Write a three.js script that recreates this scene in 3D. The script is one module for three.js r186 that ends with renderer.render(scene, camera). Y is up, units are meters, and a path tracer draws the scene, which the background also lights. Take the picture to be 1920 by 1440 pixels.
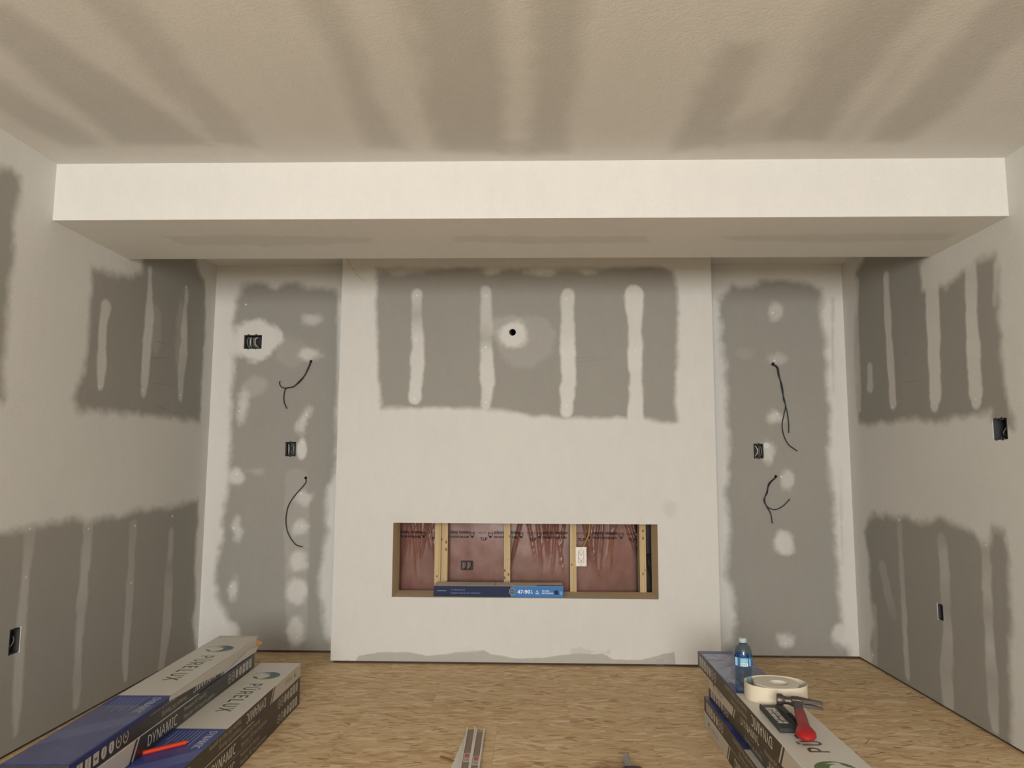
import * as THREE from 'three';
import { RoundedBoxGeometry } from 'three/addons/geometries/RoundedBoxGeometry.js';
import { mergeGeometries } from 'three/addons/utils/BufferGeometryUtils.js';
import { RectAreaLightUniformsLib } from 'three/addons/lights/RectAreaLightUniformsLib.js';

/* ------------------------------------------------------------------ camera, light, exposure */
const scene = new THREE.Scene();
scene.background = new THREE.Color(0x050505);
const EYE = 1.07, FOCAL = 1376.85, PITCH = 0.11169, YAW = 0.02639, ROLL = 0.00438;
const camera = new THREE.PerspectiveCamera(2 * Math.atan(720 / FOCAL) * 180 / Math.PI, 4 / 3, 0.05, 60);
camera.position.set(0, EYE, 0);
camera.rotation.order = 'YXZ';
camera.rotation.set(PITCH, YAW, ROLL);
camera.updateMatrixWorld(true);
scene.add(camera);

const renderer = new THREE.WebGLRenderer({ antialias: true });
renderer.toneMapping = THREE.LinearToneMapping;
renderer.toneMappingExposure = 1.0;
renderer.shadowMap.enabled = true;
RectAreaLightUniformsLib.init();

// soft light of the wide two-pane window in the wall behind the photographer
const DOOR = { x0: -1.35, x1: 0.85, y0: 0.56, y1: 2.17, z: 3.4 };
const doorLight = new THREE.RectAreaLight(new THREE.Color(1, 0.975, 0.955), 29, DOOR.x1 - DOOR.x0 - 0.16, DOOR.y1 - DOOR.y0 - 0.14);
doorLight.position.set((DOOR.x0 + DOOR.x1) / 2, (DOOR.y0 + DOOR.y1) / 2, DOOR.z - 0.02);
doorLight.lookAt(doorLight.position.x, doorLight.position.y, -3);
doorLight.name = 'window_light';
scene.add(doorLight);

/* ------------------------------------------------------------------ room measures (metres) */
const XL = -1.9202, XR = 1.8499, ZR = DOOR.z;
const YC = 2.2779, YB = 2.0426, ZBF = -2.8049, ZBB = -3.3615;
const ZC = -4.1191, XCL = -1.0920, XCR = 1.0241, ZW = -4.3314, GAP = 0.0139, T = 0.0127;

/* ------------------------------------------------------------------ helpers */
let seed = 20240;
const rnd = () => { seed = (seed * 1664525 + 1013904223) >>> 0; return seed / 4294967296; };
const rr = (a, b) => a + (b - a) * rnd();
const V = (x, y, z) => new THREE.Vector3(x, y, z);
const AX = [V(1, 0, 0), V(0, 1, 0), V(0, 0, 1)].map((v) => v.applyQuaternion(camera.quaternion));
// direction of a photograph pixel (1920 x 1440 frame); a plane of the room gives the distance
const ray = (u, v) => AX[0].clone().multiplyScalar((u - 960) / FOCAL).addScaledVector(AX[1], (720 - v) / FOCAL).sub(AX[2]);
const hit = (u, v, axis, val) => { const d = ray(u, v); return V(0, EYE, 0).addScaledVector(d, (val - (axis === 'y' ? EYE : 0)) / d[axis]); };
const onY = (u, v, y) => hit(u, v, 'y', y), onZ = (u, v, z) => hit(u, v, 'z', z), onX = (u, v, x) => hit(u, v, 'x', x);

const names = {};
const numbered = (n) => { const k = names[n] = (names[n] ?? -1) + 1; return k ? n + '_' + String(k).padStart(3, '0') : n; };
function finish(o) { o.traverse((m) => { if (m.isMesh) { m.castShadow = true; m.receiveShadow = true; } }); return o; }
function tag(o, label, category, group) { o.userData = { label, category }; if (group) o.userData.group = group; return o; }
function thing(name, label, category, pos = [0, 0, 0], group) {
  const o = new THREE.Group(); o.name = numbered(name); o.position.set(...pos); scene.add(o); return tag(o, label, category, group);
}
function struct(name, label, category) {
  const o = new THREE.Group(); o.name = numbered(name); o.userData = { kind: 'structure', label, category }; scene.add(o); return o;
}
function part(name, geo, mat, parent) { const m = new THREE.Mesh(geo, mat); m.name = name; m.castShadow = m.receiveShadow = true; parent.add(m); return m; }
const std = (color, roughness = 0.8, metalness = 0, extra = {}) => new THREE.MeshStandardMaterial({ color, roughness, metalness, ...extra });
const box = (w, h, d, x = 0, y = 0, z = 0, r = 0) => { const g = r ? new RoundedBoxGeometry(w, h, d, 2, r) : new THREE.BoxGeometry(w, h, d); g.translate(x, y, z); return g; };
const tube = (pts, r, seg = 40, closed = false, rs = 8) => new THREE.TubeGeometry(new THREE.CatmullRomCurve3(pts, closed), seg, r, rs, closed);
const merge = (list) => mergeGeometries(list.map((g) => (g.index ? g.toNonIndexed() : g)));

// tiling value noise
const NN = 256, noiseT = new Float32Array(NN * NN); for (let i = 0; i < NN * NN; i++) noiseT[i] = rnd();
function vn(x, y) {
  const xi = Math.floor(x), yi = Math.floor(y); let fx = x - xi, fy = y - yi; fx = fx * fx * (3 - 2 * fx); fy = fy * fy * (3 - 2 * fy);
  const a = xi & 255, b = (xi + 1) & 255, c = (yi & 255) * NN, d = ((yi + 1) & 255) * NN;
  return (noiseT[c + a] * (1 - fx) + noiseT[c + b] * fx) * (1 - fy) + (noiseT[d + a] * (1 - fx) + noiseT[d + b] * fx) * fy;
}
const fbm = (x, y) => vn(x, y) * 0.53 + vn(x * 2.1 + 17, y * 2.1 + 5) * 0.29 + vn(x * 4.3 + 3, y * 4.3 + 41) * 0.18;
const s8 = (l) => { l = Math.min(1, Math.max(0, l)); return Math.round(255 * (l <= 0.0031308 ? 12.92 * l : 1.055 * Math.pow(l, 1 / 2.4) - 0.055)); };
const sm = (a, b, x) => { x = Math.min(1, Math.max(0, (x - a) / (b - a))); return x * x * (3 - 2 * x); };

/* ------------------------------------------------------------------ plaster board: paper and joint compound */
const COMPOUND = [0.65, 0.645, 0.61], PAPER = [0.31, 0.30, 0.268];
// A sheet lies in a plane: O origin, U and N axes. cov = 1 joint compound, 0 bare paper
class Sheet {
  constructor(O, U, Vv, N, s0, s1, t0, t1, px, cov0, pick) {
    Object.assign(this, { O, U, Vv, N, s0, s1, t0, t1, pick });
    this.w = Math.min(2048, Math.round((s1 - s0) * px)); this.h = Math.min(2048, Math.round((t1 - t0) * px));
    this.cov = new Float32Array(this.w * this.h).fill(cov0);
  }
  st(u, v) { const p = this.pick(u, v).sub(this.O); return [p.dot(this.U), p.dot(this.Vv)]; }
  each(lo, hi, pad, f) {
    const { w, h, s0, s1, t0, t1 } = this, kx = (s1 - s0) / w, ky = (t1 - t0) / h;
    const i0 = Math.max(0, Math.floor((lo[0] - pad - s0) / kx)), i1 = Math.min(w - 1, Math.ceil((hi[0] + pad - s0) / kx));
    const j0 = Math.max(0, Math.floor((lo[1] - pad - t0) / ky)), j1 = Math.min(h - 1, Math.ceil((hi[1] + pad - t0) / ky));
    for (let j = j0; j <= j1; j++) for (let i = i0; i <= i1; i++) f(j * w + i, s0 + (i + 0.5) * kx, t0 + (j + 0.5) * ky);
  }
  blend(k, d, x, y, val, soft, strength, rough) {   // d: signed distance, negative inside
    d += (fbm(x * 12, y * 12) - 0.5) * rough * 1.3 + (vn(x * 90, y * 90) - 0.5) * rough * 0.1;
    const a = (1 - sm(-soft, soft, d)) * strength; if (a > 0) this.cov[k] += (val - this.cov[k]) * a;
  }
  poly(px, val, { soft = 0.03, strength = 1, rough = 0.035 } = {}) {
    const q = px.map(([u, v]) => this.st(u, v)), n = q.length;
    const lo = [Math.min(...q.map((p) => p[0])), Math.min(...q.map((p) => p[1]))], hi = [Math.max(...q.map((p) => p[0])), Math.max(...q.map((p) => p[1]))];
    this.each(lo, hi, soft + rough, (k, x, y) => {
      let m = 1e9, inside = false;
      for (let i = 0, j = n - 1; i < n; j = i++) {
        const ax = q[j][0], ay = q[j][1], bx = q[i][0], by = q[i][1], ex = bx - ax, ey = by - ay, wx = x - ax, wy = y - ay;
        const t = Math.max(0, Math.min(1, (wx * ex + wy * ey) / (ex * ex + ey * ey + 1e-12))), dx = wx - ex * t, dy = wy - ey * t;
        m = Math.min(m, dx * dx + dy * dy);
        if ((ay > y) !== (by > y) && x < ax + (y - ay) * ex / ey) inside = !inside;
      }
      this.blend(k, Math.sqrt(m) * (inside ? -1 : 1), x, y, val, soft, strength, rough);
    });
    return this;
  }
  // chain of [u, v, half width in pixels, strength]: a knife stroke of compound
  stroke(px, val = 1, { soft = 0.011, rough = 0.018 } = {}) {
    const q = px.map(([u, v, w, a = 1]) => { const p = this.st(u, v), e = this.st(u + w, v); return [p[0], p[1], Math.abs(e[0] - p[0]), a]; });
    const R = Math.max(...q.map((p) => p[2]));
    const lo = [Math.min(...q.map((p) => p[0])) - R, Math.min(...q.map((p) => p[1])) - R], hi = [Math.max(...q.map((p) => p[0])) + R, Math.max(...q.map((p) => p[1])) + R];
    this.each(lo, hi, soft + rough, (k, x, y) => {
      let best = 1e9, str = 1;
      for (let i = 1; i < q.length; i++) {
        const [ax, ay, aw, as] = q[i - 1], [bx, by, bw, bs] = q[i], ex = bx - ax, ey = by - ay;
        const t = Math.max(0, Math.min(1, ((x - ax) * ex + (y - ay) * ey) / (ex * ex + ey * ey + 1e-12)));
        const d = Math.hypot(x - ax - ex * t, y - ay - ey * t) - (aw + (bw - aw) * t);
        if (d < best) { best = d; str = as + (bs - as) * t; }
      }
      this.blend(k, best, x, y, val, soft, str, rough);
    });
    return this;
  }
  blob(u, v, ru, rv, val = 1, strength = 0.9, { soft = 0.022, rough = 0.045, tilt = 0 } = {}) {
    const c = this.st(u, v), a = Math.abs(this.st(u + ru, v)[0] - c[0]), b = Math.abs(this.st(u, v + rv)[1] - c[1]), R = Math.max(a, b), ct = Math.cos(tilt), si = Math.sin(tilt);
    this.each([c[0] - R, c[1] - R], [c[0] + R, c[1] + R], soft + rough, (k, x, y) => {
      const dx = (x - c[0]) * ct + (y - c[1]) * si, dy = -(x - c[0]) * si + (y - c[1]) * ct;
      this.blend(k, (Math.hypot(dx / a, dy / b) - 1) * Math.min(a, b), x, y, val, soft, strength, rough);
    });
    return this;
  }
  speck(list) { for (const [u, v] of list) this.blob(u, v, 1.7, 1.7, 1.35, 0.9, { soft: 0.002, rough: 0.001 }); return this; }
  texture() {
    const { w, h, s0, t0, s1, t1 } = this, d = new Uint8Array(w * h * 4), kx = (s1 - s0) / w, ky = (t1 - t0) / h;
    for (let j = 0; j < h; j++) for (let i = 0; i < w; i++) {
      const k = j * w + i, x = s0 + i * kx, y = t0 + j * ky;
      const m = 1 + (fbm(x * 3.1 + 9, y * 3.1) - 0.5) * 0.05 + (vn(x * 300, y * 300) - 0.5) * 0.03 + (fbm(x * 30, y * 12) - 0.5) * 0.04;
      for (let c = 0; c < 3; c++) d[k * 4 + c] = s8((PAPER[c] + (COMPOUND[c] - PAPER[c]) * this.cov[k]) * m);
      d[k * 4 + 3] = 255;
    }
    const t = new THREE.DataTexture(d, w, h); t.colorSpace = THREE.SRGBColorSpace; t.magFilter = THREE.LinearFilter; t.minFilter = THREE.LinearFilter;
    t.wrapS = t.wrapT = THREE.ClampToEdgeWrapping;
    t.repeat.set(1 / (s1 - s0), 1 / (t1 - t0)); t.offset.set(-s0 / (s1 - s0), -t0 / (t1 - t0)); t.needsUpdate = true; return t;
  }
}
// fine roller stipple for all the boards
const stipple = (() => {
  const n = 256, d = new Uint8Array(n * n * 4);
  for (let j = 0; j < n; j++) for (let i = 0; i < n; i++) { const a = 255 * (vn(i / 2, j / 2) * 0.6 + vn(i / 4 + 64, j / 4) * 0.4); d.set([a, a, a, 255], (j * n + i) * 4); }
  const t = new THREE.DataTexture(d, n, n); t.magFilter = THREE.LinearFilter; t.wrapS = t.wrapT = THREE.RepeatWrapping; t.repeat.set(2, 2); t.needsUpdate = true; return t;
})();
const board = (map, bump = 0.0006) => new THREE.MeshStandardMaterial({ map, roughness: 0.88, bumpMap: stipple, bumpScale: bump });
// a flat panel with holes: shape points and holes in (s, t); thickness goes away from the room
function panel(name, parent, sheet, outline, holes, mat, thick = T) {
  const sh = new THREE.Shape(outline.map(([a, b]) => new THREE.Vector2(a, b)));
  for (const h of holes) sh.holes.push(h instanceof THREE.Path ? h : new THREE.Path(h.map(([a, b]) => new THREE.Vector2(a, b))));
  const g = new THREE.ExtrudeGeometry(sh, { depth: thick, bevelEnabled: false, curveSegments: 24 });   // group 0 faces, group 1 cut edges
  const M = new THREE.Matrix4().makeBasis(sheet.U, sheet.Vv, sheet.N).setPosition(sheet.O.clone().addScaledVector(sheet.N, -thick));
  g.applyMatrix4(M);
  return part(name, g, [mat, mGypsum], parent);
}
const mGypsum = std(0xd8d3c9, 0.95);
const rect = (a, b, c, d) => [[a, c], [b, c], [b, d], [a, d]];
const cut = ([a, b, c, d]) => rect(a - 0.004, b + 0.004, c - 0.003, d + 0.003);   // opening cut a little larger than its box
function disc(cx, cy, r) { const p = new THREE.Path(); p.absarc(cx, cy, r, 0, Math.PI * 2); return p; }
const X = V(1, 0, 0), Y = V(0, 1, 0), Z = V(0, 0, 1), neg = (v) => v.clone().negate();

/* ------------------------------------------------------------------ sheets of the room */
const ORIGIN = V(0, 0, 0);
const shBack = new Sheet(V(0, 0, ZW), X, Y, Z, XL, XR, 0, YC, 460, 1, (u, v) => onZ(u, v, ZW));
const shChase = new Sheet(V(0, 0, ZC), X, Y, Z, XCL, XCR, 0, YC, 520, 1, (u, v) => onZ(u, v, ZC));
const shLeft = new Sheet(V(XL, 0, 0), neg(Z), Y, X, 1.2, 4.34, 0, YC, 480, 1, (u, v) => onX(u, v, XL));
const shRight = new Sheet(V(XR, 0, 0), Z, Y, neg(X), -4.34, -1.2, 0, YC, 480, 1, (u, v) => onX(u, v, XR));
const shCeil = new Sheet(V(0, YC, 0), X, Z, neg(Y), XL, XR, -4.4, -0.6, 380, 1, (u, v) => onY(u, v, YC));
const shBeamF = new Sheet(V(0, 0, ZBF), X, Y, Z, XL, XR, YB, YC, 420, 1, (u, v) => onZ(u, v, ZBF));
const shBeamB = new Sheet(V(0, YB, 0), X, Z, neg(Y), XL, XR, ZBB, ZBF, 420, 1, (u, v) => onY(u, v, YB));

// --- niche left of the fireplace wall
shBack.poly([[455, 536], [480, 530], [500, 532], [518, 541], [540, 531], [556, 528], [580, 545], [606, 538], [628, 540], [637, 560], [636, 700], [632, 800], [628, 878], [615, 922], [613, 995], [604, 1038], [601, 1097], [605, 1155], [612, 1193], [624, 1206], [624, 1232], [444, 1232], [442, 1200], [436, 1178], [424, 1150], [408, 1122], [405, 1092], [410, 1050], [418, 1000], [421, 950], [430, 900], [432, 860], [434, 800], [436, 690], [440, 620], [443, 565]], 0, { soft: 0.03 });
shBack.blob(482, 638, 43, 40, 1, 0.96).blob(448, 645, 18, 26, 1, 0.9).blob(582, 597, 14, 10, 1, 0.6).blob(577, 666, 16, 10, 1, 0.8).blob(457, 762, 10, 23, 1, 0.75)
  .blob(569, 788, 9, 19, 1, 0.85, { tilt: -0.5 }).blob(566, 844, 9, 19, 1, 0.9, { soft: 0.008, rough: 0.012 }).blob(445, 894, 15, 14, 1, 0.8).blob(470, 884, 14, 5, 1, 0.3)
  .blob(570, 931, 16, 13, 1, 0.65).blob(564, 988, 12, 14, 1, 0.7).blob(558, 1055, 17, 20, 1, 0.8).blob(559, 1108, 19, 26, 1, 0.85).blob(552, 1184, 14, 26, 1, 0.8)
  .blob(446, 992, 7, 16, 1, 0.7).blob(438, 1104, 8, 19, 1, 0.75).blob(432, 1184, 15, 16, 1, 0.8).blob(480, 726, 22, 18, 1, 0.22).blob(545, 660, 30, 30, 1, 0.12)
  .stroke([[556, 900, 22, 0.12], [556, 1000, 24, 0.18], [556, 1190, 20, 0.18]]).stroke([[637, 560, 4, 0.5], [636, 800, 4, 0.55]])
  .speck([[461, 571], [449, 771], [575, 778], [567, 829], [444, 889], [438, 990], [564, 925], [566, 987], [433, 1099], [557, 1195]]);
// --- niche right of it
shBack.poly([[1373, 531], [1391, 540], [1408, 538], [1425, 528], [1468, 526], [1518, 529], [1536, 543], [1540, 559], [1535, 585], [1549, 638], [1550, 744], [1557, 770], [1555, 823], [1556, 878], [1564, 966], [1568, 1053], [1572, 1112], [1578, 1170], [1580, 1200], [1594, 1222], [1594, 1240], [1340, 1240], [1354, 1216], [1372, 1202], [1383, 1172], [1375, 1135], [1372, 1097], [1361, 1074], [1365, 995], [1362, 907], [1365, 849], [1362, 744], [1352, 612], [1346, 580], [1354, 554]], 0, { soft: 0.03 });
shBack.blob(1457, 585, 11, 15, 1, 0.55).blob(1460, 674, 18, 11, 1, 0.4).blob(1452, 781, 16, 13, 1, 0.75).blob(1441, 850, 12, 20, 1, 0.75).blob(1437, 835, 5, 5, 1.1, 0.9, { soft: 0.003, rough: 0.004 })
  .blob(1473, 900, 12, 16, 1, 0.6).blob(1470, 1018, 14, 19, 1, 0.85).blob(1473, 1203, 15, 12, 1, 0.75).blob(1578, 1194, 15, 19, 1, 0.85).blob(1396, 665, 14, 12, 1, 0.12)
  .stroke([[1562, 560, 2, 0.5], [1561, 650, 2, 0.6], [1563, 735, 2, 0.3]], 0.3).stroke([[1576, 880, 2, 0.1], [1578, 1000, 2, 0.5], [1580, 1060, 2, 0.2]], 0.3)
  .speck([[1449, 587], [1452, 676], [1458, 776], [1465, 894], [1473, 1206]]);
// --- fireplace wall
shChase.poly([[707, 502], [895, 502], [1238, 501], [1260, 510], [1271, 543], [1269, 652], [1267, 790], [1245, 793], [1212, 785], [1077, 782], [1005, 782], [968, 773], [895, 767], [804, 763], [713, 767], [707, 652]], 0, { soft: 0.02, rough: 0.022 });
shChase.blob(767, 506, 46, 8, 1, 0.45).blob(932, 505, 20, 7, 1, 0.8).blob(1019, 506, 34, 8, 1, 0.8).blob(1096, 507, 26, 6, 1, 0.7)
  .stroke([[782, 552, 10, 0.75], [781, 590, 9, 0.35], [783, 630, 11, 0.85], [783, 690, 12, 0.9], [778, 745, 11, 0.95]])
  .stroke([[911, 546, 10, 0.7], [912, 600, 11, 0.6], [911, 636, 9, 0.3], [912, 658, 11, 0.85], [914, 720, 13, 0.9], [911, 760, 10, 0.85]])
  .stroke([[1065, 552, 12, 0.8], [1065, 620, 12, 0.85], [1064, 658, 14, 1], [1065, 720, 13, 0.95], [1062, 770, 11, 1]])
  .stroke([[1191, 553, 18, 0.95], [1190, 580, 17, 0.95], [1191, 620, 12, 0.9], [1191, 660, 14, 1], [1192, 720, 12, 0.95], [1192, 795, 15, 1]])
  .blob(987, 640, 52, 48, 1, 0.16).blob(966, 626, 24, 21, 1, 0.95).blob(955, 615, 32, 28, 1, 0.25)
  .speck([[782, 554], [780, 637], [777, 748], [912, 555], [911, 651], [911, 754], [1062, 560], [1063, 761], [1191, 657]])
  .poly([[667, 1250], [668, 1238], [673, 1229], [727, 1222], [766, 1223], [800, 1229], [831, 1228], [850, 1224], [877, 1221], [908, 1219], [920, 1227], [970, 1234], [1016, 1234], [1062, 1227], [1128, 1225], [1151, 1237], [1201, 1237], [1240, 1228], [1263, 1223], [1266, 1242], [1266, 1260]], 0.36, { soft: 0.004, rough: 0.01 })
  .blob(650, 1237, 6, 4, 0.3, 0.9, { soft: 0.003 }).blob(880, 1219, 22, 5, 0.9, 0.45, { soft: 0.006, rough: 0.03 }).blob(1105, 1222, 26, 4, 0.45, 0.4, { soft: 0.006, rough: 0.03 })
  .blob(1258, 951, 12, 14, 0.55, 0.4).blob(752, 968, 22, 9, 0.7, 0.25);
for (const [a, b, c, d] of [[1078, 671, 1145, 668], [1080, 679, 1142, 672], [1086, 640, 1120, 643]]) shChase.stroke([[a, b, 0.5, 0.45], [c, d, 0.5, 0.3]], -0.25, { soft: 0.002, rough: 0.002 });
// --- left wall
shLeft.poly([[170, 497], [191, 506], [220, 518], [246, 515], [265, 505], [267, 470], [367, 470], [370, 500], [383, 526], [386, 587], [383, 641], [377, 731], [376, 793], [361, 789], [307, 780], [217, 773], [144, 771], [139, 746], [144, 724], [159, 695], [166, 623], [170, 551]], 0);
shLeft.stroke([[199, 577, 9, 0.7], [194, 610, 7, 0.75], [191, 680, 8, 0.75], [188, 722, 6, 0.8]])
  .stroke([[281, 508, 4, 0.65], [281, 560, 5, 0.75], [280, 600, 8, 0.85], [276, 640, 9, 0.85], [273, 690, 8, 0.8], [269, 735, 5, 0.7]]).blob(292, 620, 12, 45, 1, 0.2)
  .stroke([[350, 545, 2.5, 0.6], [347, 590, 4, 0.65], [345, 620, 6, 0.85], [344, 660, 7, 0.7], [340, 700, 5, 0.55], [338, 745, 4, 0.6]]).blob(338, 620, 7, 60, 1, 0.25)
  .speck([[186, 725], [268, 732], [338, 741], [349, 538]])
  .poly([[-60, 318], [0, 312], [22, 312], [38, 330], [38, 370], [28, 405], [25, 450], [20, 520], [14, 600], [8, 650], [8, 748], [-60, 765]], 0)
  .poly([[-160, 1020], [-40, 1002], [0, 996], [37, 994], [56, 992], [120, 979], [135, 973], [169, 977], [225, 967], [255, 955], [307, 954], [345, 942], [371, 940], [370, 994], [364, 1069], [366, 1125], [360, 1162], [367, 1218], [367, 1240], [200, 1330], [0, 1445], [-160, 1540]], 0)
  .stroke([[56, 1000, 10, 0.19], [48, 1082, 8, 0.4], [42, 1150, 10, 0.4], [36, 1230, 9, 0.46], [33, 1300, 9, 0.46], [30, 1372, 6, 0.43]])
  .stroke([[165, 985, 9, 0.31], [158, 1085, 8, 0.5], [153, 1140, 9, 0.37], [148, 1200, 7, 0.46], [145, 1280, 7, 0.28], [143, 1318, 6, 0.46]])
  .stroke([[250, 985, 6, 0.19], [246, 1060, 6, 0.31], [241, 1140, 6, 0.37], [236, 1210, 6, 0.46], [235, 1250, 5, 0.5], [235, 1272, 3, 0.5]])
  .stroke([[321, 1000, 5, 0.37], [319, 1044, 5, 0.4], [317, 1062, 6, 0.12], [316, 1110, 8, 0.4], [312, 1180, 8, 0.43], [303, 1246, 6, 0.43]])
  .speck([[49, 1082], [56, 991], [166, 992], [253, 986], [323, 968], [246, 1093]]);
for (const [a, b, c, d] of [[300, 563, 318, 570], [293, 640, 320, 648], [290, 671, 320, 672], [287, 719, 322, 722], [297, 762, 320, 771]]) shLeft.stroke([[a, b, 0.5, 0.6], [c, d, 0.4, 0.4]], -0.3, { soft: 0.002, rough: 0.002 });
// bare board further back along the room, behind the camera's view
shLeft.poly([[-1500, -900], [-420, -60], [-420, 1900], [-1500, 3200]], 0);
// --- right wall
shRight.poly([[1606, 512], [1616, 492], [1629, 470], [1743, 470], [1727, 500], [1729, 543], [1759, 543], [1786, 527], [1811, 503], [1829, 489], [1866, 478], [1872, 506], [1875, 582], [1876, 659], [1881, 720], [1890, 760], [1898, 784], [1900, 805], [1860, 790], [1858, 774], [1811, 778], [1786, 785], [1756, 793], [1719, 785], [1667, 792], [1609, 795], [1606, 735], [1603, 643], [1606, 582]], 0);
shRight.stroke([[1661, 520, 5, 0.75], [1664, 590, 6, 0.75], [1670, 680, 6.5, 0.8], [1674, 755, 6, 0.8]])
  .stroke([[1735, 500, 9, 0.4], [1747, 545, 12, 0.9], [1749, 600, 12, 0.95], [1752, 680, 12, 0.95], [1753, 742, 11, 0.95], [1752, 758, 7, 0.9]])
  .stroke([[1820, 505, 11, 0.75], [1821, 590, 11, 0.9], [1826, 680, 13, 0.95], [1829, 735, 12, 0.95], [1830, 752, 8, 0.9]])
  .stroke([[1631, 690, 5, 0.6], [1632, 725, 5.5, 0.65]]).stroke([[1607, 530, 4, 0.6], [1606, 600, 3, 0.5], [1609, 690, 5, 0.55], [1611, 765, 4, 0.5]]).stroke([[1867, 498, 5, 0.6], [1865, 570, 4, 0.4]]).speck([[1674, 764], [1752, 756], [1829, 749]])
  .poly([[1620, 997], [1624, 973], [1640, 962], [1677, 971], [1700, 969], [1727, 981], [1754, 971], [1801, 983], [1826, 1000], [1840, 1018], [1852, 1018], [1859, 989], [1883, 997], [1894, 1035], [1890, 1094], [1896, 1191], [1894, 1269], [1900, 1327], [1897, 1410], [1890, 1440], [1636, 1265], [1638, 1234], [1634, 1210], [1640, 1172], [1632, 1121], [1630, 1055]], 0)
  .stroke([[1686, 978, 4, 0.22], [1690, 1060, 4, 0.36], [1694, 1120, 4, 0.4], [1697, 1190, 5, 0.54], [1700, 1230, 4, 0.5], [1702, 1268, 4, 0.5]])
  .stroke([[1765, 1015, 9, 0.22], [1768, 1035, 9, 0.43], [1771, 1075, 9, 0.43], [1773, 1140, 9, 0.25], [1778, 1190, 8, 0.47], [1774, 1260, 12, 0.36], [1778, 1315, 11, 0.5]])
  .stroke([[1848, 1030, 9, 0.29], [1851, 1105, 9, 0.58], [1853, 1150, 8, 0.29], [1856, 1215, 8, 0.65], [1860, 1270, 10, 0.29], [1863, 1340, 9, 0.5], [1866, 1365, 6, 0.58]])
  .stroke([[1655, 1065, 7, 0.25], [1663, 1110, 7, 0.25], [1675, 1150, 6, 0.11]]).stroke([[1640, 1140, 4, 0.36], [1642, 1200, 4, 0.29], [1640, 1238, 5, 0.36]]).speck([[1686, 975], [1849, 1022], [1637, 1228]]);
for (const [a, b, c, d] of [[1692, 660, 1714, 672], [1696, 718, 1728, 712]]) shRight.stroke([[a, b, 0.5, 0.5], [c, d, 0.4, 0.35]], -0.3, { soft: 0.002, rough: 0.002 });
shRight.poly([[3400, -900], [2330, -60], [2330, 1900], [3400, 3200]], 0);
// --- ceiling: seams that still show through the first coat, running towards the camera
const far = (p) => p.flatMap(([x, y]) => (y === 0 ? [[1010 + (x - 1010) * 1.7, 866 - 866 * 1.7]] : [[x, y]]));
const cst = { soft: 0.045, rough: 0.022, strength: 0.5 };
shCeil.poly(far([[-95, 0], [0, 88], [50, 130], [110, 180], [180, 232], [225, 272], [395, 272], [350, 235], [300, 200], [230, 158], [150, 108], [100, 66], [60, 40], [0, 5], [-8, 0]]), 0, cst)
  .poly([[-190, -20], [-100, 60], [0, 150], [50, 180], [110, 215], [165, 250], [192, 274], [128, 276], [60, 242], [0, 206], [-140, 110], [-260, 10]], 0, { ...cst, strength: 0.42 })
  .poly(far([[160, 0], [215, 60], [280, 138], [340, 200], [375, 235], [400, 270], [485, 276], [450, 222], [400, 178], [340, 108], [300, 52], [255, 0]]), 0, { ...cst, strength: 0.4 })
  .poly(far([[545, 0], [600, 70], [630, 130], [650, 190], [672, 240], [688, 276], [768, 283], [750, 255], [716, 200], [700, 160], [685, 110], [662, 50], [640, 0]]), 0, { ...cst, strength: 0.42 })
  .poly(far([[728, 0], [750, 60], [768, 120], [790, 200], [806, 280], [828, 280], [815, 240], [796, 150], [790, 100], [752, 0]]), 0, { ...cst, strength: 0.22 })
  .poly(far([[750, 0], [785, 70], [796, 130], [797, 190], [815, 250], [828, 284], [944, 286], [944, 200], [944, 120], [935, 60], [928, 0]]), 0, { ...cst, strength: 0.55 })
  .poly(far([[997, 0], [999, 100], [996, 200], [990, 286], [1066, 286], [1070, 210], [1085, 130], [1090, 80], [1106, 0]]), 0, { ...cst, strength: 0.5 })
  .poly([[940, 262], [940, 290], [1000, 290], [1000, 262]], 0, { ...cst, strength: 0.35 })
  .poly([[1362, 80], [1420, 80], [1432, 106], [1402, 150], [1386, 190], [1362, 236], [1345, 272], [1266, 284], [1266, 262], [1286, 226], [1306, 172], [1322, 150], [1345, 96]], 0, { ...cst, strength: 0.5 })
  .poly([[1345, 250], [1380, 225], [1440, 200], [1470, 225], [1460, 262], [1345, 276]], 0, { ...cst, strength: 0.3 })
  .poly(far([[1602, 0], [1562, 60], [1520, 132], [1492, 180], [1470, 210], [1440, 262], [1545, 264], [1562, 238], [1592, 190], [1642, 130], [1692, 62], [1745, 0]]), 0, { ...cst, strength: 0.55 })
  .poly(far([[1545, 0], [1520, 60], [1500, 110], [1480, 170], [1455, 205], [1490, 180], [1520, 132], [1562, 60], [1602, 0]]), 0, { ...cst, strength: 0.28 })
  .poly([[1560, 268], [1625, 190], [1700, 100], [1740, 70], [1700, 130], [1640, 215], [1600, 268]], 0, { ...cst, strength: 0.22 })
  .poly([[1900, -50], [1862, 0], [1822, 42], [1772, 100], [1702, 178], [1660, 222], [1628, 266], [1695, 266], [1722, 248], [1782, 208], [1832, 158], [1882, 96], [1935, 50], [2060, -50]], 0, { ...cst, strength: 0.48 })
  .stroke([[700, 165, 3, 0.4], [728, 205, 3, 0.7]]).stroke([[395, 268, 10, 0.6], [425, 274, 12, 0.5]]).stroke([[340, 170, 5, 0.2], [372, 235, 10, 0.4]]);
for (let k = 0; k < shCeil.cov.length; k++) shCeil.cov[k] = 1 - (1 - shCeil.cov[k]) * 0.76;   // the first coat covers the seams thinly
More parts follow.
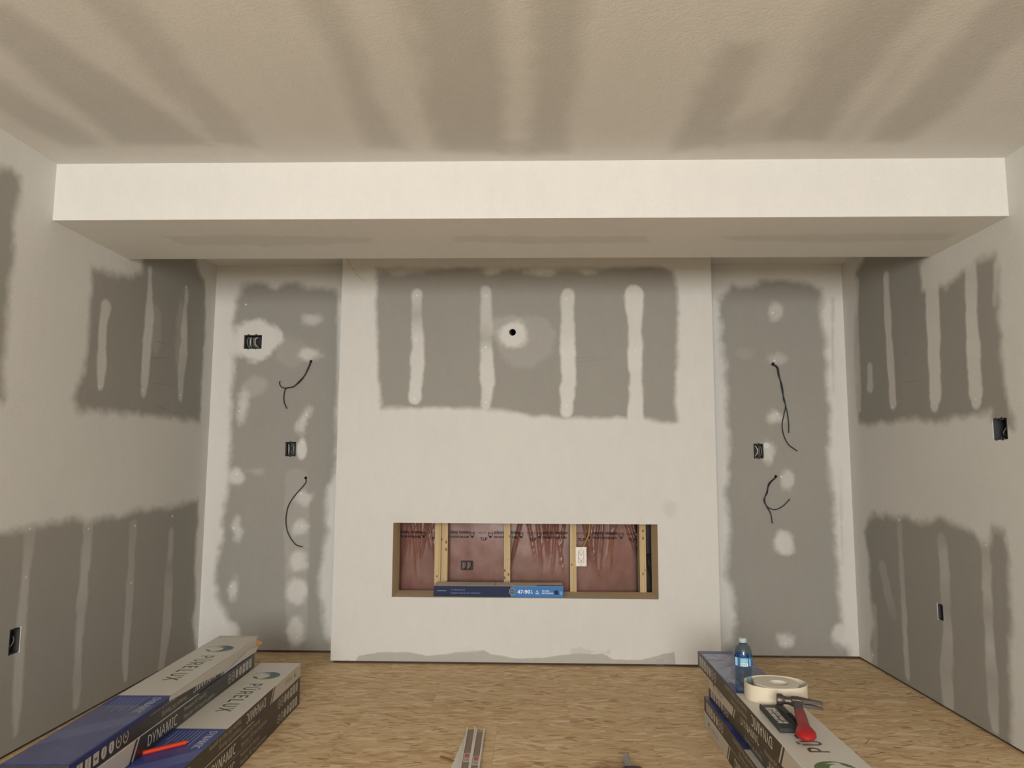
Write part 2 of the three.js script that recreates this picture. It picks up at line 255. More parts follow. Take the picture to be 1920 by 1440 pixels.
shBeamB.poly([[305, 443], [500, 440], [700, 446], [690, 456], [500, 460], [340, 458]], 0, { strength: 0.2, soft: 0.02 }).poly([[845, 442], [1215, 443], [1218, 453], [1000, 458], [850, 452]], 0, { strength: 0.22, soft: 0.02 })
  .poly([[1350, 443], [1560, 438], [1800, 436], [1770, 450], [1560, 456], [1380, 452]], 0, { strength: 0.22, soft: 0.02 });

/* ------------------------------------------------------------------ wall openings */
const rc = (sheet, u0, v0, u1, v1) => { const a = sheet.st(u0, v0), b = sheet.st(u1, v1); return [Math.min(a[0], b[0]), Math.max(a[0], b[0]), Math.min(a[1], b[1]), Math.max(a[1], b[1])]; };
const opening = {
  backLeftDouble: rc(shBack, 459, 629, 489, 653), backLeftSingle: rc(shBack, 536.5, 829.5, 553, 854.5), backRight: rc(shBack, 1414, 833, 1431, 858.5),
  rightHigh: rc(shRight, 1861.5, 787, 1889, 822), rightLow: rc(shRight, 1757.5, 1132, 1768.5, 1164), leftLow: rc(shLeft, 20, 1182, 35, 1222),
};
const cableHoles = [[583, 677.5], [573, 896], [1450, 682], [1455, 893.5]].map(([u, v]) => shBack.st(u, v));
const mBack = board(shBack.texture()), mChase = board(shChase.texture(), 0.0009), mLeft = board(shLeft.texture()), mRight = board(shRight.texture());
const mCeil = board(shCeil.texture()), mBeamF = board(shBeamF.texture(), 0.0012), mBeamB = board(shBeamB.texture());
const plain = board(new Sheet(ORIGIN, X, Y, Z, 0, 1, 0, 1, 64, 0, null).texture());
const lumber = (() => {
  const c = document.createElement('canvas'); c.width = 128; c.height = 1024; const g = c.getContext('2d');
  g.fillStyle = '#cdb78e'; g.fillRect(0, 0, 128, 1024);
  for (let i = 0; i < 260; i++) { g.strokeStyle = `rgba(${rnd() < 0.5 ? '150,120,78' : '224,204,162'},${rr(0.06, 0.28)})`; g.lineWidth = rr(0.6, 3); const x = rr(0, 128); g.beginPath(); g.moveTo(x, 0); g.bezierCurveTo(x + rr(-7, 7), 340, x + rr(-7, 7), 680, x + rr(-5, 5), 1024); g.stroke(); }
  for (let i = 0; i < 9; i++) { const x = rr(20, 108), y = rr(30, 990), r = rr(5, 15); for (let k = 5; k > 0; k--) { g.fillStyle = k > 2 ? `rgba(120,76,34,0.22)` : 'rgba(58,32,14,0.65)'; g.beginPath(); g.ellipse(x, y, r * k / 5, r * 1.5 * k / 5, 0, 0, 7); g.fill(); } }
  const t = new THREE.CanvasTexture(c); t.colorSpace = THREE.SRGBColorSpace; t.wrapS = t.wrapT = THREE.RepeatWrapping; return t;
})();
const mLumber = std(0xffffff, 0.75, 0, { map: lumber }), mPlate = std(0x4a3a2b, 0.9), mLiner = std(0xdccbab, 0.85);

/* ------------------------------------------------------------------ the setting */
// floor of strand board panels
const osb = (() => {
  const n = 2048, c = document.createElement('canvas'); c.width = c.height = n; const g = c.getContext('2d'), k = n / 1.83;
  g.fillStyle = '#dcc39a'; g.fillRect(0, 0, n, n);
  const pal = ['228,204,164', '219,192,150', '236,214,176', '208,178,136', '222,196,154', '202,168,124', '240,221,186', '214,184,142', '221,193,146'];
  const strand = (x, y, l, w, a, col) => {
    for (const ox of [-n, 0, n]) for (const oy of [-n, 0, n]) {
      const X0 = x + ox, Y0 = y + oy; if (X0 < -l || X0 > n + l || Y0 < -l || Y0 > n + l) continue;
      g.save(); g.translate(X0, Y0); g.rotate(a); g.fillStyle = col; g.beginPath();
      g.moveTo(-l / 2, -w * 0.3); g.lineTo(-l * 0.32, -w / 2); g.lineTo(l * 0.36, -w * 0.45); g.lineTo(l / 2, -w * 0.1); g.lineTo(l * 0.42, w * 0.45); g.lineTo(-l * 0.28, w / 2); g.closePath(); g.fill(); g.restore();
    }
  };
  const gauss = () => (rnd() + rnd() + rnd() - 1.5) * 0.5;
  for (let i = 0; i < 4600; i++) {
    const x = rr(0, n), y = rr(0, n), l = rr(0.05, 0.16) * k, w = rr(0.007, 0.03) * k, a = gauss() * 1.1;
    if (rnd() < 0.55) strand(x + 1, y + w * 0.42, l * rr(0.5, 1), rr(1.2, 3), a, `rgba(132,96,58,${rr(0.25, 0.6)})`);
    strand(x, y, l, w, a, `rgba(${pal[Math.floor(rnd() * pal.length)]},${rr(0.45, 0.95)})`);
  }
  for (let i = 0; i < 900; i++) strand(rr(0, n), rr(0, n), rr(0.02, 0.09) * k, rr(0.0015, 0.006) * k, gauss() * 1.3, `rgba(${rnd() < 0.6 ? '112,76,42' : '146,108,68'},${rr(0.3, 0.85)})`);
  for (let i = 0; i < 90; i++) strand(rr(0, n), rr(0, n), rr(0.03, 0.07) * k, rr(0.008, 0.024) * k, gauss() * 1.6, `rgba(160,118,82,${rr(0.3, 0.6)})`);
  for (let i = 0; i < 500; i++) strand(rr(0, n), rr(0, n), rr(0.02, 0.1) * k, rr(0.001, 0.003) * k, gauss() * 1.2, `rgba(246,230,198,${rr(0.25, 0.55)})`);
  const t = new THREE.CanvasTexture(c); t.colorSpace = THREE.SRGBColorSpace; t.wrapS = t.wrapT = THREE.RepeatWrapping; t.repeat.set(1 / 1.83, 1 / 1.83); return t;
})();
const floor = struct('floor', 'tan oriented strand board subfloor laid in square panels', 'floor');
{
  const m = std(0xf0ece8, 0.8, 0, { map: osb });
  const S = 0.61, x0 = XL - 0.05, z0 = -4.42;
  for (let j = 0; j * S + z0 < ZR + 0.1; j++) for (let i = -1; i * S + x0 < XR + 0.05; i++) {
    const xa = Math.max(x0, x0 + i * S + (j % 2) * 0.305), xb = Math.min(XR + 0.05, x0 + (i + 1) * S + (j % 2) * 0.305); if (xb - xa < 0.02) continue;
    const g = box(xb - xa - 0.0005, 0.016, S - 0.0005, 0, -0.008, 0), ou = rr(0, 5), ov = rr(0, 5), p = g.attributes.position, uv = g.attributes.uv;
    for (let k = 0; k < p.count; k++) uv.setXY(k, p.getX(k) + ou, p.getZ(k) + ov);
    part('osb_panel', g, m, floor).position.set((xa + xb) / 2, 0, z0 + (j + 0.5) * S);
  }
  part('concrete_slab', box(XR - XL + 0.3, 0.05, ZR + 4.75, (XL + XR) / 2, -0.045, (ZR - 4.45) / 2), std(0x8a7a64, 0.95), floor);
}
const wallBack = struct('wall_back', 'patched drywall back wall in the recesses beside the fireplace wall', 'wall');
{
  const L = ['backLeftDouble', 'backLeftSingle'].map((k) => cut(opening[k]));
  panel('drywall_board', wallBack, shBack, rect(XL, XCL, GAP, YC), [...L, ...cableHoles.slice(0, 2).map(([a, b]) => disc(a, b, 0.009))], mBack);
  panel('drywall_board', wallBack, shBack, rect(XCR, XR, GAP, YC), [cut(opening.backRight), ...cableHoles.slice(2).map(([a, b]) => disc(a, b, 0.009))], mBack);
  part('bottom_plate', box(XR - XL, 0.038, 0.089, (XL + XR) / 2, 0.019, ZW - T - 0.0455), mPlate, wallBack);
  part('sheathing', box(XR - XL + 0.3, YC + 0.1, 0.02, (XL + XR) / 2, YC / 2, ZW - 0.26), std(0x2a211a, 0.95), wallBack);
}
const wallLeft = struct('wall_left', 'drywall side wall with bare grey patches and an outlet box low down', 'wall');
panel('drywall_board', wallLeft, shLeft, rect(-ZR, -ZW, GAP, YC), [cut(opening.leftLow)], mLeft);
part('bottom_plate', box(0.089, 0.038, ZR - ZW, XL - T - 0.0455, 0.019, (ZR + ZW) / 2), mPlate, wallLeft);
part('sheathing', box(0.02, YC + 0.1, ZR - ZW + 0.5, XL - 0.16, YC / 2, (ZR + ZW) / 2), std(0x2a211a, 0.95), wallLeft);
const wallRight = struct('wall_right', 'drywall side wall with bare grey patches and two outlet boxes', 'wall');
panel('drywall_board', wallRight, shRight, rect(ZW, ZR, GAP, YC), [cut(opening.rightHigh), cut(opening.rightLow)], mRight);
part('bottom_plate', box(0.089, 0.038, ZR - ZW, XR + T + 0.0455, 0.019, (ZR + ZW) / 2), mPlate, wallRight);
part('sheathing', box(0.02, YC + 0.1, ZR - ZW + 0.5, XR + 0.16, YC / 2, (ZR + ZW) / 2), std(0x2a211a, 0.95), wallRight);
const ceiling = struct('ceiling', 'unpainted drywall ceiling with grey taped seams', 'ceiling');
panel('drywall_board', ceiling, shCeil, rect(XL - 0.1, XR + 0.1, ZW - 0.25, ZR + 0.1), [], mCeil, 0.03);
const bulkhead = struct('bulkhead_beam', 'white boxed bulkhead beam running under the ceiling from wall to wall', 'beam');
panel('front_board', bulkhead, shBeamF, rect(XL, XR, YB, YC), [], mBeamF);
panel('underside_board', bulkhead, shBeamB, rect(XL, XR, ZBB + 0.001, ZBF - T), [], mBeamB);
part('rear_board', box(XR - XL, YC - YB - T, T, (XL + XR) / 2, (YC + YB + T) / 2, ZBB + 0.001 + T / 2), plain, bulkhead);

// fireplace wall standing forward of the back wall, with a long recess
const chase = struct('wall_fireplace', 'projecting white drywall fireplace wall with a long low framed recess', 'wall');
const NX0 = -0.7645, NX1 = 0.695, NY0 = 0.3545, NY1 = 0.756, NZ = -4.345;
{
  const hole = shChase.st(961, 623);
  panel('drywall_board', chase, shChase, rect(XCL, XCR, GAP, YC), [rect(NX0, NX1, NY0, NY1), disc(hole[0], hole[1], 0.0195)], mChase);
  for (const [x, s] of [[XCL, 1], [XCR, -1]]) part('side_board', box(T, YC - GAP, ZC - T - ZW, x + s * T / 2, (YC + GAP) / 2, (ZC - T + ZW) / 2), plain, chase);
  part('bottom_plate', box(XCR - XCL - 0.03, 0.038, 0.089, (XCL + XCR) / 2, 0.019, ZC - T - 0.0455), mPlate, chase);
  const zc = (ZC - T + NZ) / 2, dz = ZC - T - NZ, t = 0.016;
  part('liner_board', box(NX1 - NX0 + 2 * t, t, dz, (NX0 + NX1) / 2, NY0 - t / 2, zc), mLiner, chase);
  part('liner_board', box(NX1 - NX0 + 2 * t, t, dz, (NX0 + NX1) / 2, NY1 + t / 2, zc), mLiner, chase);
  part('liner_board', box(t, NY1 - NY0, dz, NX0 - t / 2, (NY0 + NY1) / 2, zc), mLiner, chase);
  part('liner_board', box(t, NY1 - NY0, dz, NX1 + t / 2, (NY0 + NY1) / 2, zc), mLiner, chase);
  // wall studs seen at the back of the recess
  [-0.5435, -0.5035, -0.139, 0.2444, 0.646].forEach((x, i) => {
    const g = box(0.0375, YC - 0.02, 0.089, 0, 0, 0, 0.0015), p = g.attributes.position, uv = g.attributes.uv;
    for (let k = 0; k < p.count; k++) uv.setXY(k, (p.getX(k) + p.getZ(k)) / 0.06 + i * 0.37, p.getY(k) / 0.55 + i * 0.29);
    part('wall_stud', g, mLumber, chase).position.set(x, YC / 2, NZ - 0.0445);
  });
  part('blocking', box(0.05, 0.03, 0.05, 0.69, 0.545, NZ - 0.06), std(0x101010, 0.9), chase);
}
// pink batts and the printed plastic sheet over them
{
  const w = 1.56, h = 0.62, x0 = -0.84, y0 = 0.24, nx = 220, ny = 90, zP = NZ - 0.098;
  const crease = []; for (let i = 0; i < 34; i++) { const grp = i % 3; crease.push([grp === 0 ? rr(-0.72, -0.58) : grp === 1 ? rr(-0.11, 0.22) : rr(0.3, 0.62), rr(-0.25, 0.25), rr(0.003, 0.007), rr(0.005, 0.013), rr(0.12, 0.36)]); }
  const dz = (x, y) => {
    let d = (fbm(x * 4 + 3, y * 3) - 0.5) * 0.006; const down = NY1 + 0.02 - y;
    for (const [cx, sl, cw, ch, len] of crease) { const e = (x - cx - sl * down * (cx > 0.3 ? 1.4 : 1)) / cw; if (Math.abs(e) < 3 && down < len * 1.3) d += ch * Math.exp(-e * e) * sm(len * 1.2, len * 0.4, down); }
    return d;
  };
  const sheetGeo = (off) => { const g = new THREE.PlaneGeometry(w, h, nx, ny); g.translate(x0 + w / 2, y0 + h / 2, zP); const p = g.attributes.position; for (let k = 0; k < p.count; k++) p.setZ(k, p.getZ(k) + dz(p.getX(k), p.getY(k)) + off); g.computeVertexNormals(); return g; };
  const batt = (() => {
    const n = 512, d = new Uint8Array(n * n * 4);
    for (let j = 0; j < n; j++) for (let i = 0; i < n; i++) { const a = fbm(i / 40, j / 60), b = vn(i / 3, j / 3), f = 0.72 + a * 0.5 + (b - 0.5) * 0.16; d.set([s8(0.235 * f), s8(0.098 * f * (0.85 + 0.3 * fbm(i / 70 + 9, j / 70))), s8(0.068 * f), 255], (j * n + i) * 4); }
    const t = new THREE.DataTexture(d, n, n); t.colorSpace = THREE.SRGBColorSpace; t.magFilter = THREE.LinearFilter; t.wrapS = t.wrapT = THREE.RepeatWrapping; t.needsUpdate = true; return t;
  })();
  const mBatt = std(0xffffff, 1, 0, { map: batt });
  for (const [a, b] of [[-0.84, -0.525], [-0.523, -0.14], [-0.138, 0.245], [0.247, 0.625]]) {
    const g = new THREE.PlaneGeometry(b - a, h, 24, 40); g.translate((a + b) / 2, y0 + h / 2, zP - 0.022); const p = g.attributes.position, uv = g.attributes.uv;
    for (let k = 0; k < p.count; k++) { const e = Math.min(p.getX(k) - a, b - p.getX(k)); p.setZ(k, p.getZ(k) + (fbm(p.getX(k) * 14, p.getY(k) * 14) - 0.5) * 0.012 - 0.02 * sm(0.02, 0, e)); uv.setXY(k, p.getX(k) / 0.5, p.getY(k) / 0.5); }
    g.computeVertexNormals();
    part('insulation_batt', g, mBatt, chase);
  }
  const poly = new THREE.MeshPhysicalMaterial({ color: 0xffffff, roughness: 0.28, transmission: 1, thickness: 0, ior: 1.42, side: THREE.DoubleSide });
  const sheetMesh = part('vapour_barrier', sheetGeo(0), poly, chase); sheetMesh.userData.label = 'clear printed plastic sheet over pink insulation';
  const c = document.createElement('canvas'); c.width = 2048; c.height = 128; const g = c.getContext('2d');
  g.fillStyle = '#000'; g.fillRect(0, 0, 2048, 128); g.fillStyle = '#fff'; g.strokeStyle = '#fff';
  const K = 2048 / w, ux = (px) => (onZ(px, 998, zP).x - x0) * K;
  const flame = (x) => { g.lineWidth = 4; g.beginPath(); g.moveTo(x - 15, 34); g.quadraticCurveTo(x - 20, 60, x, 78); g.quadraticCurveTo(x + 20, 60, x + 15, 34); g.quadraticCurveTo(x, 52, x - 15, 34); g.stroke(); g.beginPath(); g.ellipse(x, 70, 9, 8, 0, 0, 7); g.fill(); };
  for (const [pa, pb] of [[751, 790], [841, 881], [926, 972], [1017.5, 1064], [1111, 1158]]) {
    const x = ux(pa), wd = ux(pb) - x; g.font = 'bold 32px sans-serif'; g.fillText('polytarp', x, 46, wd * 0.44); g.fillText('insulation', x + wd * 0.5, 46, wd * 0.5); g.font = 'bold 24px sans-serif'; g.fillText('POLYETHYLENE 6 MIL', x + 2, 80, wd * 0.97);
  }
  for (const px of [794.5, 885.5, 919.5, 977, 1011.5, 1103.5, 1164.5]) flame(ux(px));
  for (const px of [810, 901, 993, 1084, 1179]) { g.font = '22px sans-serif'; g.globalAlpha = 0.6; g.fillText('CAN/CGSB', ux(px) - 22, 46, 66); g.globalAlpha = 1; g.font = 'bold 34px sans-serif'; g.fillText('TLP', ux(px) - 2, 98, 56); }
  const a = new THREE.CanvasTexture(c);
  const yt = onZ(980, 990, zP).y, ph = 128 / K;
  const pg = new THREE.PlaneGeometry(w, ph, nx, 12); pg.translate(x0 + w / 2, yt - ph / 2, zP); const p = pg.attributes.position; for (let k = 0; k < p.count; k++) p.setZ(k, p.getZ(k) + dz(p.getX(k), p.getY(k)) + 0.0015); pg.computeVertexNormals();
  part('print', pg, std(0x140c0b, 0.7, 0, { alphaMap: a, transparent: true }), sheetMesh);
}
// wall behind the photographer with its window
const wallRear = struct('wall_rear', 'bare drywall wall behind the camera with a wide window', 'wall');
{
  const sh = { O: V(0, 0, ZR), U: neg(X), Vv: Y, N: neg(Z) };
  panel('drywall_board', wallRear, sh, rect(-XR, -XL, 0, YC), [rect(-DOOR.x1, -DOOR.x0, DOOR.y0 - 0.06, DOOR.y1)], plain, 0.1);
  const d = struct('window_1', 'wide two-pane sliding window behind the camera letting in daylight', 'window');
  const fr = std(0xe8e6e0, 0.5), pane = new THREE.MeshStandardMaterial({ color: 0x202020, roughness: 0.3, emissive: new THREE.Color(1, 0.95, 0.86), emissiveIntensity: 0.9 });
  const cx = (DOOR.x0 + DOOR.x1) / 2, W = DOOR.x1 - DOOR.x0, H = DOOR.y1 - DOOR.y0 + 0.06, cy = (DOOR.y0 - 0.06 + DOOR.y1) / 2;
  for (const x of [DOOR.x0 + 0.03, cx, DOOR.x1 - 0.03]) part('stile', box(0.06, H, 0.06, x, cy, ZR + 0.05), fr, d);
  for (const y of [cy - H / 2 + 0.03, cy + H / 2 - 0.03]) part('rail', box(W - 0.12, 0.06, 0.06, cx, y, ZR + 0.05), fr, d);
  for (const s of [-1, 1]) part('pane', box(W / 2 - 0.09, H - 0.12, 0.008, cx + s * W / 4, cy, ZR + 0.05), pane, d);
}

/* ------------------------------------------------------------------ electrical boxes and cables */
const mBoxMetal = std(0x45474a, 0.5, 0.3), mBlackWire = std(0x141210, 0.5), mWhiteWire = std(0xd9d4c8, 0.5), mGreyWire = std(0x8a8882, 0.5), mZinc = std(0x4c4b47, 0.5, 0.5), mBare = std(0x8a6a48, 0.4, 0.8);
function deviceBox(name, label, sheet, r, { wires = 4, ears = true, double = false, bundle = true, group = 'electrical boxes in the walls' } = {}) {
  const [s0, s1, t0, t1] = r, w = s1 - s0, h = t1 - t0, d = 0.055, o = thing(name, label, 'junction box', [0, 0, 0], group);
  const M = new THREE.Matrix4().makeBasis(sheet.U, sheet.Vv, sheet.N).setPosition(sheet.O.clone().addScaledVector(sheet.U, (s0 + s1) / 2).addScaledVector(sheet.Vv, (t0 + t1) / 2));
  o.applyMatrix4(M);
  const e = 0.0015, k = 0.0008, W = w - 2 * k, H = h - 2 * k;
  part('box_shell', merge([box(W, H, e, 0, 0, -d), box(e, H, d, -W / 2 + e / 2, 0, -d / 2 - 0.001), box(e, H, d, W / 2 - e / 2, 0, -d / 2 - 0.001), box(W, e, d, 0, -H / 2 + e / 2, -d / 2 - 0.001), box(W, e, d, 0, H / 2 - e / 2, -d / 2 - 0.001)]), mBoxMetal, o);
  if (ears) for (const s of [-1, 1]) for (const x of double ? [-w * 0.26, w * 0.2] : [0]) {
    const g = new THREE.TorusGeometry(0.0082, 0.0022, 8, 18, Math.PI); if (s < 0) g.rotateZ(Math.PI); g.translate(x, s * (h / 2 - 0.0035), 0.0022); part('mounting_ear', g, mZinc, o);
  }
  if (bundle) for (let i = 0; i < wires; i++) {
    const x = (-0.36 + 0.72 * (i + 0.5) / wires) * w, b = rr(-0.1, 0.1) * w, z0 = -0.02 + rr(0, 0.014);
    part('wire', tube([V(x + b, -h * 0.4, z0 - 0.015), V(x - b, -h * 0.18, z0 + 0.012), V(x - b * 1.3, h * 0.12, z0 + 0.015), V(x + b * 0.6, h * 0.36, z0 - 0.002), V(x + b * 2, h * 0.3, z0 - 0.02)], 0.0026, 24, false, 6), [mWhiteWire, mBlackWire, mGreyWire, mGreyWire][(i + (double ? 2 : 0)) % 4], o);
  } else part('wire', tube([V(w * 0.3, h * 0.16, -0.02), V(w * 0.22, h * 0.02, -0.012), V(-w * 0.02, -h * 0.2, -0.014), V(-w * 0.12, -h * 0.36, -0.03)], 0.0024, 24, false, 6), mGreyWire, o);
  finish(o); return o;
}
deviceBox('junction_box', 'double electrical box crammed with wires inside a round white compound patch', shBack, opening.backLeftDouble, { wires: 8, double: true });
deviceBox('junction_box', 'single electrical box between two dangling cables, left of the fireplace wall', shBack, opening.backLeftSingle, { wires: 4 });
deviceBox('junction_box', 'single electrical box between two dangling cables, right of the fireplace wall', shBack, opening.backRight, { wires: 4 });
deviceBox('junction_box', 'open electrical box under the upper striped patch of the right-hand side wall', shRight, opening.rightHigh, { bundle: false, double: true });
deviceBox('junction_box', 'open electrical box set in the lower grey patch of the right-hand side wall', shRight, opening.rightLow, { bundle: false, ears: false });
deviceBox('junction_box', 'open electrical box set in the lower grey patch of the left-hand side wall', shLeft, opening.leftLow, { bundle: false, ears: false });
{
  const z = NZ - 0.088, a = onZ(865, 1053, z), b = onZ(885.5, 1068, z);
  const o = thing('low_voltage_box', 'small black wiring box on the pink insulation between two studs', 'junction box', [(a.x + b.x) / 2, (a.y + b.y) / 2, z]);
  const w = b.x - a.x, h = a.y - b.y;
  part('box_shell', merge([box(w, 0.005, 0.05, 0, h / 2, -0.022), box(w, 0.005, 0.05, 0, -h / 2, -0.022), box(0.005, h, 0.05, -w / 2, 0, -0.022), box(0.005, h, 0.05, w / 2, 0, -0.022), box(w, h, 0.004, 0, 0, -0.045)]), std(0x151616, 0.6), o);
  for (let i = 0; i < 4; i++) part('wire', tube([V(-w * 0.38 + i * w * 0.22, -h * 0.4, 0), V(-w * 0.25 + i * w * 0.22, 0, 0.008), V(-w * 0.3 + i * w * 0.24, h * 0.4, 0)], 0.003, 12, false, 6), [mGreyWire, mBlackWire, mGreyWire, mBlackWire][i], o);
  finish(o);
}
const at = (list, k, ox, oy, z, lift) => list.map(([a, b], i) => onZ(a / k + ox, b / k + oy, z + (i === 0 ? -0.02 : i === 1 ? 0.006 : lift)));
function cable(label, strands) {
  const o = thing('loose_cable', label, 'cable', [0, 0, 0], 'loose cables');
  const base = strands[0][0].clone(); o.position.copy(base);
  for (const s of strands) part('strand', tube(s.map((p) => p.clone().sub(base)), 0.0029, 90, false, 7), mBlackWire, o);
  finish(o); return o;
}
{
  const A = [[770, 742], [771, 750], [755, 790], [728, 842], [695, 888], [645, 926], [590, 938]], f = (l, h = 0.014) => at(l, 3.789, 380, 480, ZW, h);
  cable('black forked cable hanging just below the upper compound dab, left of the fireplace wall', [f([...A, [562, 932], [546, 908], [548, 888]]), f([[768, 742], [767, 750], [746, 800], [722, 850], [690, 884], [642, 930], [592, 940], [577, 985], [579, 1040], [598, 1085]], 0.018)]);
  const g = (l, h = 0.016) => at(l, 3.4286, 380, 820, ZW, h);
  cable('black single cable bowed in a long curve, left of the fireplace wall', [g([[660, 256], [662, 264], [664, 288], [638, 322], [590, 376], [551, 440], [535, 520], [541, 592], [565, 648], [602, 692], [643, 704]])]);
  const h = (l, k = 0.016) => at(l, 3.79, 1320, 480, ZW, k);
  cable('black twisted cable hanging nearly straight down, right of the fireplace wall', [h([[482, 764], [486, 768], [520, 785], [536, 850], [546, 905], [556, 960], [572, 1020], [582, 1070], [594, 1120], [602, 1190], [602, 1258]]), h([[478, 764], [482, 772], [515, 790], [530, 850], [552, 905], [562, 960], [566, 1020], [580, 1060], [568, 1130], [556, 1200], [566, 1270], [600, 1338], [665, 1387]], 0.02)]);
  const q = (l, k = 0.016) => at(l, 3.428, 1320, 820, ZW, k);
  cable('black cable curled into a hook with a short tail, right of the fireplace wall', [q([[464, 250], [463, 257], [424, 298], [402, 356], [391, 402], [406, 445], [452, 465], [502, 446], [553, 397]]), q([[462, 250], [460, 257], [416, 300], [408, 356], [386, 402], [402, 442], [428, 488], [440, 553]], 0.02)]);
  const s = thing('tape_strand', 'thin loose tape thread at the top corner of the fireplace wall', 'thread', [0, 0, 0]);
  part('thread', tube([[648, 480], [654, 492], [662, 505], [670, 516], [681, 527]].map(([u, v], i) => onZ(u, v, ZC + 0.002 + i * 0.004)), 0.0011, 30, false, 6), std(0xa89a84, 0.8), s);
}
// outlet on the stud in the recess
{
  const z = NZ + 0.006, a = onZ(1079, 1025.5, z), b = onZ(1100, 1062, z), w = b.x - a.x, h = a.y - b.y;
  const o = thing('wall_outlet', 'white duplex outlet with cover plate on a stud in the recess', 'outlet', [(a.x + b.x) / 2, (a.y + b.y) / 2, z]);
  const mP = std(0xe9e4da, 0.4), mS = std(0x141414, 0.7);
  part('cover_plate', box(w, h, 0.006, 0, 0, 0, 0.002), mP, o);
  const rec = part('receptacle', box(w * 0.46, h * 0.6, 0.006, 0, 0, 0.002, 0.001), mP, o);
  part('gap_line', merge([box(w * 0.48, 0.0016, 0.0066, 0, h * 0.305, 0), box(w * 0.48, 0.0016, 0.0066, 0, -h * 0.305, 0), box(0.0016, h * 0.61, 0.0066, w * 0.24, 0, 0), box(0.0016, h * 0.61, 0.0066, -w * 0.24, 0, 0)]), mS, o);
  for (const s of [1, -1]) {
    part('slot', merge([box(0.0022, 0.009, 0.001, -0.008, s * h * 0.16 + 0.006, 0.0052), box(0.0022, 0.007, 0.001, 0.008, s * h * 0.16 + 0.006, 0.0052)]), mS, rec);
    const g = new THREE.CylinderGeometry(0.0034, 0.0034, 0.001, 14); g.rotateX(Math.PI / 2); g.translate(0, s * h * 0.16 - 0.006, 0.0052); part('ground_hole', g, mS, rec);
    const sc = new THREE.CylinderGeometry(0.0025, 0.0025, 0.001, 12); sc.rotateX(Math.PI / 2); sc.translate(0, s * h * 0.42, 0.0034); part('screw', sc, mZinc, o);
  }
  part('back_box', box(w * 0.72, h * 0.7, 0.05, 0, 0, -0.029), std(0x23262a, 0.7), o);
  const c = thing('yellow_cable', 'pale yellow cable dropping behind the white outlet', 'cable', [0, 0, 0]);
  part('sheath', tube([onZ(1106, 972, NZ - 0.05), onZ(1104, 1000, NZ - 0.05), onZ(1101, 1010, NZ - 0.045), onZ(1095, 1022, NZ - 0.035), onZ(1091, 1032, NZ - 0.025)], 0.005, 30, false, 7), std(0xb08f3c, 0.6), c);
  finish(o); finish(c);
}

